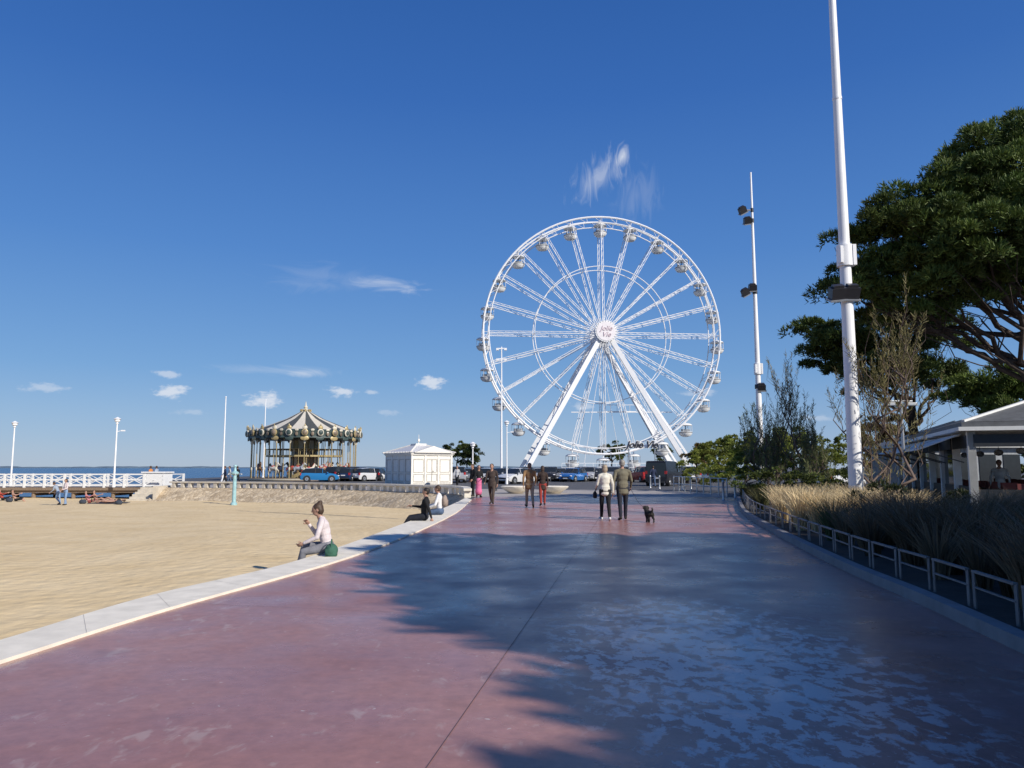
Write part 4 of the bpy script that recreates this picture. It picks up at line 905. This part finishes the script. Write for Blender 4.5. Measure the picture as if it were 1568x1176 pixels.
def person(pos,heading,name='person_walking',H=1.75,top=None,bot=None,shoe=None,hr=None,legs=((.3,.1),(-.25,.3)),arms=((-.3,.3,.18),(.3,.3,.18)),lean=0.,seat=None,hem=0,skirt=None,bulk=1.,hairlen=0,female=False,bun=False,voxel=.018,bareleg=False,shortsleeve=False,headpitch=0.,extra=None,headyaw=0.):
    s=H/1.75; top=top or cl('grey',(.2,.2,.2)); bot=bot or cl('dark',(.03,.03,.035)); shoe=shoe or cl('shoe',(.04,.035,.03)); hr=hr or hair('brown',(.06,.035,.02))
    P=[]; sw=(.168 if female else .188)*(1+(bulk-1)*.6); hw=.095
    hipz=.93; root=Vector((0,0,hipz))
    LR=[]
    for i,sd_ in enumerate((-1,1)):
        a,b=legs[i][:2]; ab=legs[i][2] if len(legs[i])>2 else .0
        hip=root+Vector((sd_*hw,0,0)); kn=hip+Vector((sd_*ab,math.sin(a),-math.cos(a))).normalized()*.43; an=kn+Vector((0,math.sin(a-b),-math.cos(a-b)))*.42
        LR.append([hip,kn,an])
    zmin=min(l[2].z for l in LR); dz=(.085-zmin) if seat is None else (seat/s+.13-hipz)
    for l in LR:
        for q in l: q.z+=dz
    root.z+=dz
    Rl=Matrix.Rotation(-lean,3,'X')
    def T(x,y,z): return root+Rl@Vector((x,y,z))
    fb=.92 if female else 1
    P.append(('ell',T(0,-.01,.0),(.160*bulk,.118*bulk,.13),Rl,bot if skirt is None else skirt)); 
    P.append(('ell',T(0,0,.17),(.138*bulk*fb,.105*bulk,.17),Rl,top)); P.append(('ell',T(0,0,.30),(.155*bulk*fb,.115*bulk,.17),Rl,top)); P.append(('ell',T(0,-.005,.40),(.172*bulk*fb,.112*bulk,.13),Rl,top))
    P.append(('cap',T(-sw*.86,-.01,.487),T(sw*.86,-.01,.487),.058,.058,top)); P.append(('cap',T(0,0,.48),T(0,.02,.62),.060,.052,skin))
    for e in(-1,1): P.append(('cap',T(e*.045,-.012,.545),T(e*sw*.75,-.012,.50),.036,.05,top))
    P.append(('ell',T(0,-.012,.525),(.075,.07,.045),Rl,top))
    if hem:
        z=.12
        while z>-.02-hem: P.append(('ell',T(0,-.005,z),(.158*bulk*fb,.125*bulk,.085),Rl,top)); z-=.05
    hc=T(0,.028,.715); Rh=Matrix.Rotation(headyaw,3,'Z')@Matrix.Rotation(-lean*.4-headpitch,3,'X')
    def Hd(x,y,z): return hc+Rh@Vector((x,y,z))
    P.append(('ell',Hd(0,0,.01),(.078,.097,.105),Rh,skin)); P.append(('ell',Hd(0,.03,-.06),(.055,.06,.052),Rh,skin)); P.append(('cap',Hd(0,.09,.01),Hd(0,.108,-.02),.011,.017,skin))
    for e in(-1,1): P.append(('ell',Hd(.080*e,-.005,-.005),(.012,.02,.032),Rh,skin))
    P.append(('ell',Hd(0,-.02,.033),(.090,.100,.092),Rh,hr)); 
    if female or hairlen: P.append(('ell',Hd(0,-.05,-.02-hairlen*.4),(.092,.068,.09+hairlen*.5),Rh,hr))
    else: P.append(('ell',Hd(0,-.045,-.02),(.082,.062,.065),Rh,hr))
    if bun: P.append(('ell',Hd(0,-.07,.12),(.05,.05,.04),Rh,hr))
    for i,(sd_,l) in enumerate(zip((-1,1),LR)):
        hip,kn,an=l; lm=skin if bareleg else bot
        P.append(('cap',hip,kn,.094*min(bulk,1.08),.066,bot)); P.append(('cap',kn,an+Vector((0,0,.02)),.064,.052 if not bareleg else .038,lm))
        if bareleg: P.append(('ell',kn.lerp(an,.3)+Vector((0,-.015,0)),(.052,.055,.09),None,lm))
        a,b=legs[i][:2]; ft=max(min(a-b,.6),-.9) if seat is None else (legs[i][3] if len(legs[i])>3 else 0)
        fd=Vector((sd_*.03,math.cos(ft)*.17,math.sin(ft)*.17*.8 -.035 if seat is None else -.04+math.sin(ft)*.1))
        P.append(('cap',an+Vector((0,-.03,-.035)),an+fd,.045,.037,shoe)); P.append(('cap',an,an+Vector((0,0,-.03)),.042,.046,shoe))
    if skirt is not None:
        za=(LR[0][2]+LR[1][2])/2; P.append(('cap',root+Vector((0,0,0)),Vector((za.x,za.y,root.z-.45)),.16,.17,skirt)); P.append(('cap',Vector((za.x,za.y,root.z-.45)),Vector((za.x,za.y,.32)),.17,.20,skirt))
    hands=[]
    for i,sd_ in enumerate((-1,1)):
        c,e,ab=arms[i][:3]; inw=arms[i][3] if len(arms[i])>3 else 0
        ab+=.08
        sh=T(sd_*sw,-.01,.475); el_=sh+(Rl@Vector((sd_*ab,math.sin(c),-math.cos(c)))).normalized()*.285; wr=el_+(Rl@Vector((-sd_*inw,math.sin(c+e),-math.cos(c+e)))).normalized()*.25
        P.append(('cap',sh,el_,.057,.046,top)); P.append(('cap',el_,wr,.044,.034,top if not shortsleeve else skin)); P.append(('cap',wr,wr+(wr-el_).normalized()*.03,.024,.022,skin)); hands.append((wr+(wr-el_).normalized()*.02,(wr-el_),sd_))
    V,F,idx,mats=remesh_parts(P,voxel,3); mb=MB(); into(mb,V,F,idx,mats)
    for h_ in hands: hand(mb,h_[0],h_[1],h_[2],.7)
    eye=M('eye_dark',(.02,.015,.01),.3); lip=M('lips',(.30,.10,.09),.5)
    for e in(-1,1): mb.ell(Hd(.03*e,.090,.012),(.012,.008,.008),eye,R=Rh,seg=8,rings=5); mb.ell(Hd(.03*e,.094,.034),(.018,.005,.004),hr,R=Rh,seg=6,rings=4)
    mb.ell(Hd(0,.093,-.058),(.022,.006,.006),lip,R=Rh,seg=8,rings=4)
    if extra: extra(mb,T,LR,hands)
    o=mb.obj(name,smooth=True,loc=pos,rz=heading,sc=s)
    return o,[h_[0]*s for h_ in hands]
def G(u,v): p=gp(u,v,0); p.z=.005; return p
def bag_on_arm(mat,side=-1):
    def f(mb,T,LR,hands):
        w_=hands[0 if side<0 else 1][0]; c=w_+Vector((side*.03,.02,-.22)); mb.ell(c,(.06,.14,.12),mat,seg=12,rings=8); mb.box(c+Vector((0,0,-.02)),(.09,.26,.16),mat); mb.tube([c+Vector((0,-.11,.08)),w_+Vector((0,-.05,-.03)),w_+Vector((0,.05,-.03)),c+Vector((0,.11,.08))],.009,mat,5)
    return f
black=cl('black',(.018,.018,.02))
person(G(927,797),.05,H=1.63,female=True,top=cl('cream_jacket',(.66,.63,.54)),bot=black,shoe=cl('white_shoe',(.6,.6,.6)),hr=hair('greyblonde',(.34,.27,.19)),legs=((.22,.08),(-.2,.2)),arms=((.15,1.0,.16),(-.15,.3,.16)),hem=.10,bulk=1.10,hairlen=.04,extra=bag_on_arm(cl('bag_black',(.03,.03,.03)),-1),voxel=.014)
mo,mh=person(G(954,796),0,H=1.78,top=cl('olive_jacket',(.17,.155,.11)),bot=cl('navy_trousers',(.025,.028,.04)),hr=hair('grey',(.27,.25,.22)),legs=((-.16,.18),(.2,.06)),arms=((-.15,.2,.16),(.25,.5,.2)),hem=.12,bulk=1.10,voxel=.014)
dk_=M('dog_fur_black',(.025,.022,.02),.85,var=.5,scale=30,bump=.8,bscale=60); dt_=M('dog_fur_tan',(.10,.07,.045),.85,var=.3,scale=30)
dp=[('ell',(0,.07,.25),(.10,.125,.11),None,dk_),('ell',(0,-.1,.26),(.085,.13,.09),None,dk_),('cap',(0,.13,.29),(0,.2,.38),.075,.065,dk_),('ell',(0,.225,.41),(.07,.075,.068),None,dk_),('cap',(0,.26,.40),(0,.32,.385),.04,.03,dt_),('cap',(0,.345,.39),(0,.35,.39),.012,.01,dk_),
  ('cap',(0,-.2,.3),(0,-.25,.38),.028,.024,dk_),('cap',(0,-.25,.38),(0,-.22,.44),.026,.015,dk_)]
for s_ in(-1,1):
    dp+=[('cap',(.055*s_,.225,.46),(.085*s_,.21,.40),.022,.022,dk_),('cap',(.05*s_,.1,.22),(.05*s_,.09+.04*s_,.12),.042,.03,dk_),('cap',(.05*s_,.09+.04*s_,.12),(.05*s_,.11+.05*s_,.02),.028,.024,dk_),('cap',(.05*s_,.11+.05*s_,.02),(.05*s_,.135+.05*s_,.018),.022,.018,dt_),
        ('cap',(.045*s_,-.14,.24),(.055*s_,-.11-.03*s_,.16),.058,.038,dk_),('cap',(.055*s_,-.11-.03*s_,.16),(.055*s_,-.18-.04*s_,.1),.034,.026,dk_),('cap',(.055*s_,-.18-.04*s_,.1),(.055*s_,-.17-.04*s_,.02),.025,.022,dk_),('cap',(.055*s_,-.17-.04*s_,.02),(.055*s_,-.14-.04*s_,.018),.021,.018,dt_)]
V,F,idx,mats=remesh_parts(dp,.011,2); V=V+rng.normal(size=V.shape)*.004; mb=MB(); into(mb,V,F,idx,mats)
for s_ in(-1,1): mb.ell((.03*s_,.29,.43),(.008,.006,.008),glass,seg=6,rings=4)
dpos=G(994,800); mb.obj('small_dog',smooth=True,loc=dpos,rz=.25,sc=.95)
hp=Vector(mo.location)+mh[1]; col_=dpos+Vector((-.03,.17,.34)); mid=(hp+col_)/2-Vector((0,0,.12))
mb=MB(); mb.tube(crom([hp-Vector((0,0,.05)),mid,col_],6),.007,dark,5); mb.obj('dog_leash')
person(G(811,777),.1,H=1.74,top=cl('camel_coat',(.26,.16,.08)),bot=cl('beige_trousers',(.34,.28,.20)),hr=hair('greydark',(.12,.10,.09)),legs=((.3,.12),(-.28,.25)),arms=((-.3,.3,.14),(.3,.5,.14)),hem=.16,bulk=1.08)
person(G(831,774),.05,H=1.62,female=True,top=cl('dark_coat',(.05,.035,.03)),bot=cl('rust_trousers',(.30,.05,.04)),hr=hair('darkbrown',(.05,.03,.02)),legs=((-.2,.2),(.22,.08)),arms=((.3,.6,.12),(-.2,.3,.12)),hem=.2,hairlen=.05)
person(G(753,772),math.pi-.2,H=1.72,top=cl('dark_brown_jacket',(.06,.045,.04)),bot=cl('brown_trousers',(.08,.06,.05)),hr=hair('darkbrown',(.05,.03,.02)),legs=((.28,.08),(-.25,.3)),arms=((-.2,.5,.14),(.2,.6,.14)),hem=.12,bulk=1.05)
person(G(733,762),math.pi+.3,name='person_standing',H=1.66,female=True,top=cl('black',(.018,.018,.02)),skirt=cl('pink_skirt',(.62,.16,.30)),hr=hair('black',(.015,.012,.01)),legs=((.05,.05),(-.03,.05)),arms=((.1,1.2,.1,.3),(.0,.3,.1)),hairlen=.1,voxel=.02)
person(G(724,760),2.2,name='person_standing',H=1.72,top=cl('black',(.018,.018,.02)),bot=cl('black',(.018,.018,.02)),legs=((.05,.05),(-.05,.05)),arms=((.1,.6,.1),(.0,.3,.1)),hem=.15,voxel=.02)
pk=gp(503,851,.0)
def sidebag(mb,T,LR,hands):
    g=cl('green_bag',(.05,.13,.09))
    mb.ell((-.36,-.10,.54),(.15,.12,.12),g,seg=16,rings=10); mb.box((-.36,-.10,.50),(.26,.2,.15),g); mb.tube(crom([Vector((-.48,-.1,.60)),Vector((-.42,-.10,.72)),Vector((-.3,-.10,.72)),Vector((-.24,-.1,.60))],5),.010,g,5)
sz=-.38
person(Vector((pk.x-.02,pk.y,sz)),math.pi/2+.15,name='person_sitting',H=1.66,female=True,top=cl('white_shirt',(.66,.58,.58)),bot=cl('grey_print_trousers',(.20,.20,.22)),hr=hair('brown',(.06,.035,.02)),shoe=cl('shoe_tan',(.2,.15,.1)),
   legs=((1.40,1.25,.12,0),(1.6,1.35,.05,0)),arms=((.5,.9,.1,.2),(.7,2.1,.1,.5)),lean=.25,seat=.415,bun=True,hairlen=.0,extra=sidebag,voxel=.012,headpitch=.1,bulk=1.06)
pk=gp(652,799,.0)
person(Vector((pk.x-.05,pk.y,sz-.05)),math.pi/2,name='person_sitting',H=1.72,top=cl('black',(.018,.018,.02)),bot=cl('black_jeans',(.02,.022,.03)),hr=hair('blackb',(.02,.015,.012)),legs=((1.45,.9,.05,0),(1.5,1.0,.05,0)),arms=((-.5,.1,.15),(.6,1.,.1,.2)),lean=-.1,seat=.46,bulk=1.1)
pk=gp(674,790,.0)
person(Vector((pk.x-.0,pk.y,sz-.08)),math.pi/2-.1,name='person_sitting',H=1.74,top=cl('white_tshirt',(.7,.7,.7)),bot=cl('blue_jeans',(.08,.12,.2)),hr=hair('brown',(.06,.035,.02)),legs=((1.45,1.2,.05,0),(1.5,1.2,.05,0)),arms=((.4,.9,.1,.2),(.5,1.,.1,.2)),lean=.1,seat=.49,
   extra=lambda mb,T,LR,hands: (mb.ell(T(0,-.18,.3),(.14,.09,.20),cl('backpack_tan',(.3,.24,.2)),seg=12,rings=8),mb.box(T(0,-.2,.24),(.22,.14,.2),cl('backpack_tan',(.3,.24,.2)))))
def onsand(u,d): x=at(u,716,d).x; return Vector((x,d,zs(x,d)))
person(onsand(103,50),math.pi-.5,name='person_standing',H=1.7,female=True,top=cl('white_shirt',(.62,.55,.56)),bot=cl('pale_jeans',(.22,.32,.48)),legs=((.1,.05),(-.1,.1)),arms=((.2,1.,.1,.3),(.1,.8,.1,.2)),voxel=.025,hairlen=.05)
person(onsand(92,51),math.pi/2,name='person_standing',H=1.6,top=cl('grey_blue',(.3,.35,.42)),bot=cl('pale_jeans',(.22,.32,.48)),legs=((.2,.9),(-.1,.1)),arms=((.6,.8,.1),(.4,.8,.1)),lean=.5,voxel=.025)
def sunbather(u,d,head,mat,tw):
    p=onsand(u,d); mb=MB(); mb.box((0,0,.03),(2.0,.9,.03),tw,rz=0); mb.obj('beach_towel',loc=p,rz=head)
    o,_=person(p,0,name='person_lying',H=1.7,top=mat,bot=skin,bareleg=True,legs=((.0,.0,.1),(.5,.9,.05)),arms=((-.0,.1,.4),(0,.1,.4)),voxel=.028)
    o.location=p+Vector((-.9*math.cos(head),-.9*math.sin(head),.17))
    R=Matrix.Rotation(head,3,'Z')@Matrix((( 0,0,1),(1,0,0),(0,1,0))); o.rotation_euler=R.to_euler()
def sitsand(u,d,head,top,bot,rec=-.45,**k):
    person(onsand(u,d),head,name='person_sitting',H=1.7,top=top,bot=bot,bareleg=True,legs=((1.9,1.5,.1,0),(1.7,.9,.1,0)),arms=((-.7,.1,.2),(.9,.6,.1)),lean=rec,seat=-.01,voxel=.026,**k)
tw1=cl('towel_dark',(.05,.05,.07)); sk2=cl('swim_red',(.25,.07,.06))
sunbather(165,52,.1,skin,tw1); sunbather(176,53.5,.2,black,tw1); sitsand(140,52.5,-1.3,cl('swim_pink',(.5,.2,.2)),sk2); sitsand(152,54,-1.4,skin,black); sitsand(28,56,-1.2,skin,black); sitsand(8,57,-1.2,cl('red_top',(.4,.08,.06)),black)
for u,d in((185,51),(130,51.5),(18,55)):
    p=onsand(u,d); mb=MB(); mb.ell((0,0,.14),(.25,.16,.17),cl('beach_bag',(.05,.06,.08)),seg=12,rings=8); mb.tube(crom([Vector((-.15,0,.25)),Vector((0,0,.42)),Vector((.15,0,.25))],5),.015,black,5); mb.obj('beach_bag',smooth=True,loc=p)
for (u,d,hd,tp,bt,fem) in [(231,63,1.2,cl('orange_top',(.5,.2,.06)),cl('pale_jeans',(.22,.32,.48)),True),(345,66,2.,cl('navy',(.03,.04,.08)),black,False),(352,66.5,2.,cl('pale',(.5,.5,.5)),cl('blue_jeans',(.08,.12,.2)),True),(364,68,1.,black,black,False),(700,64,3,cl('pale',(.5,.5,.5)),black,True),(1000,60,0,cl('navy',(.03,.04,.08)),cl('blue_jeans',(.08,.12,.2)),False),(1530,25,2.5,cl('white_tshirt',(.7,.7,.7)),black,False),(240,64,1.3,cl('grey_blue',(.3,.35,.42)),black,False)]:
    x=at(u,716,d).x; person(Vector((x,d,.12 if u==1530 else .005)),hd,name='person_walking',H=1.7,female=fem,top=tp,bot=bt,voxel=.028,hem=.08)
print('leaf quads',cnt)
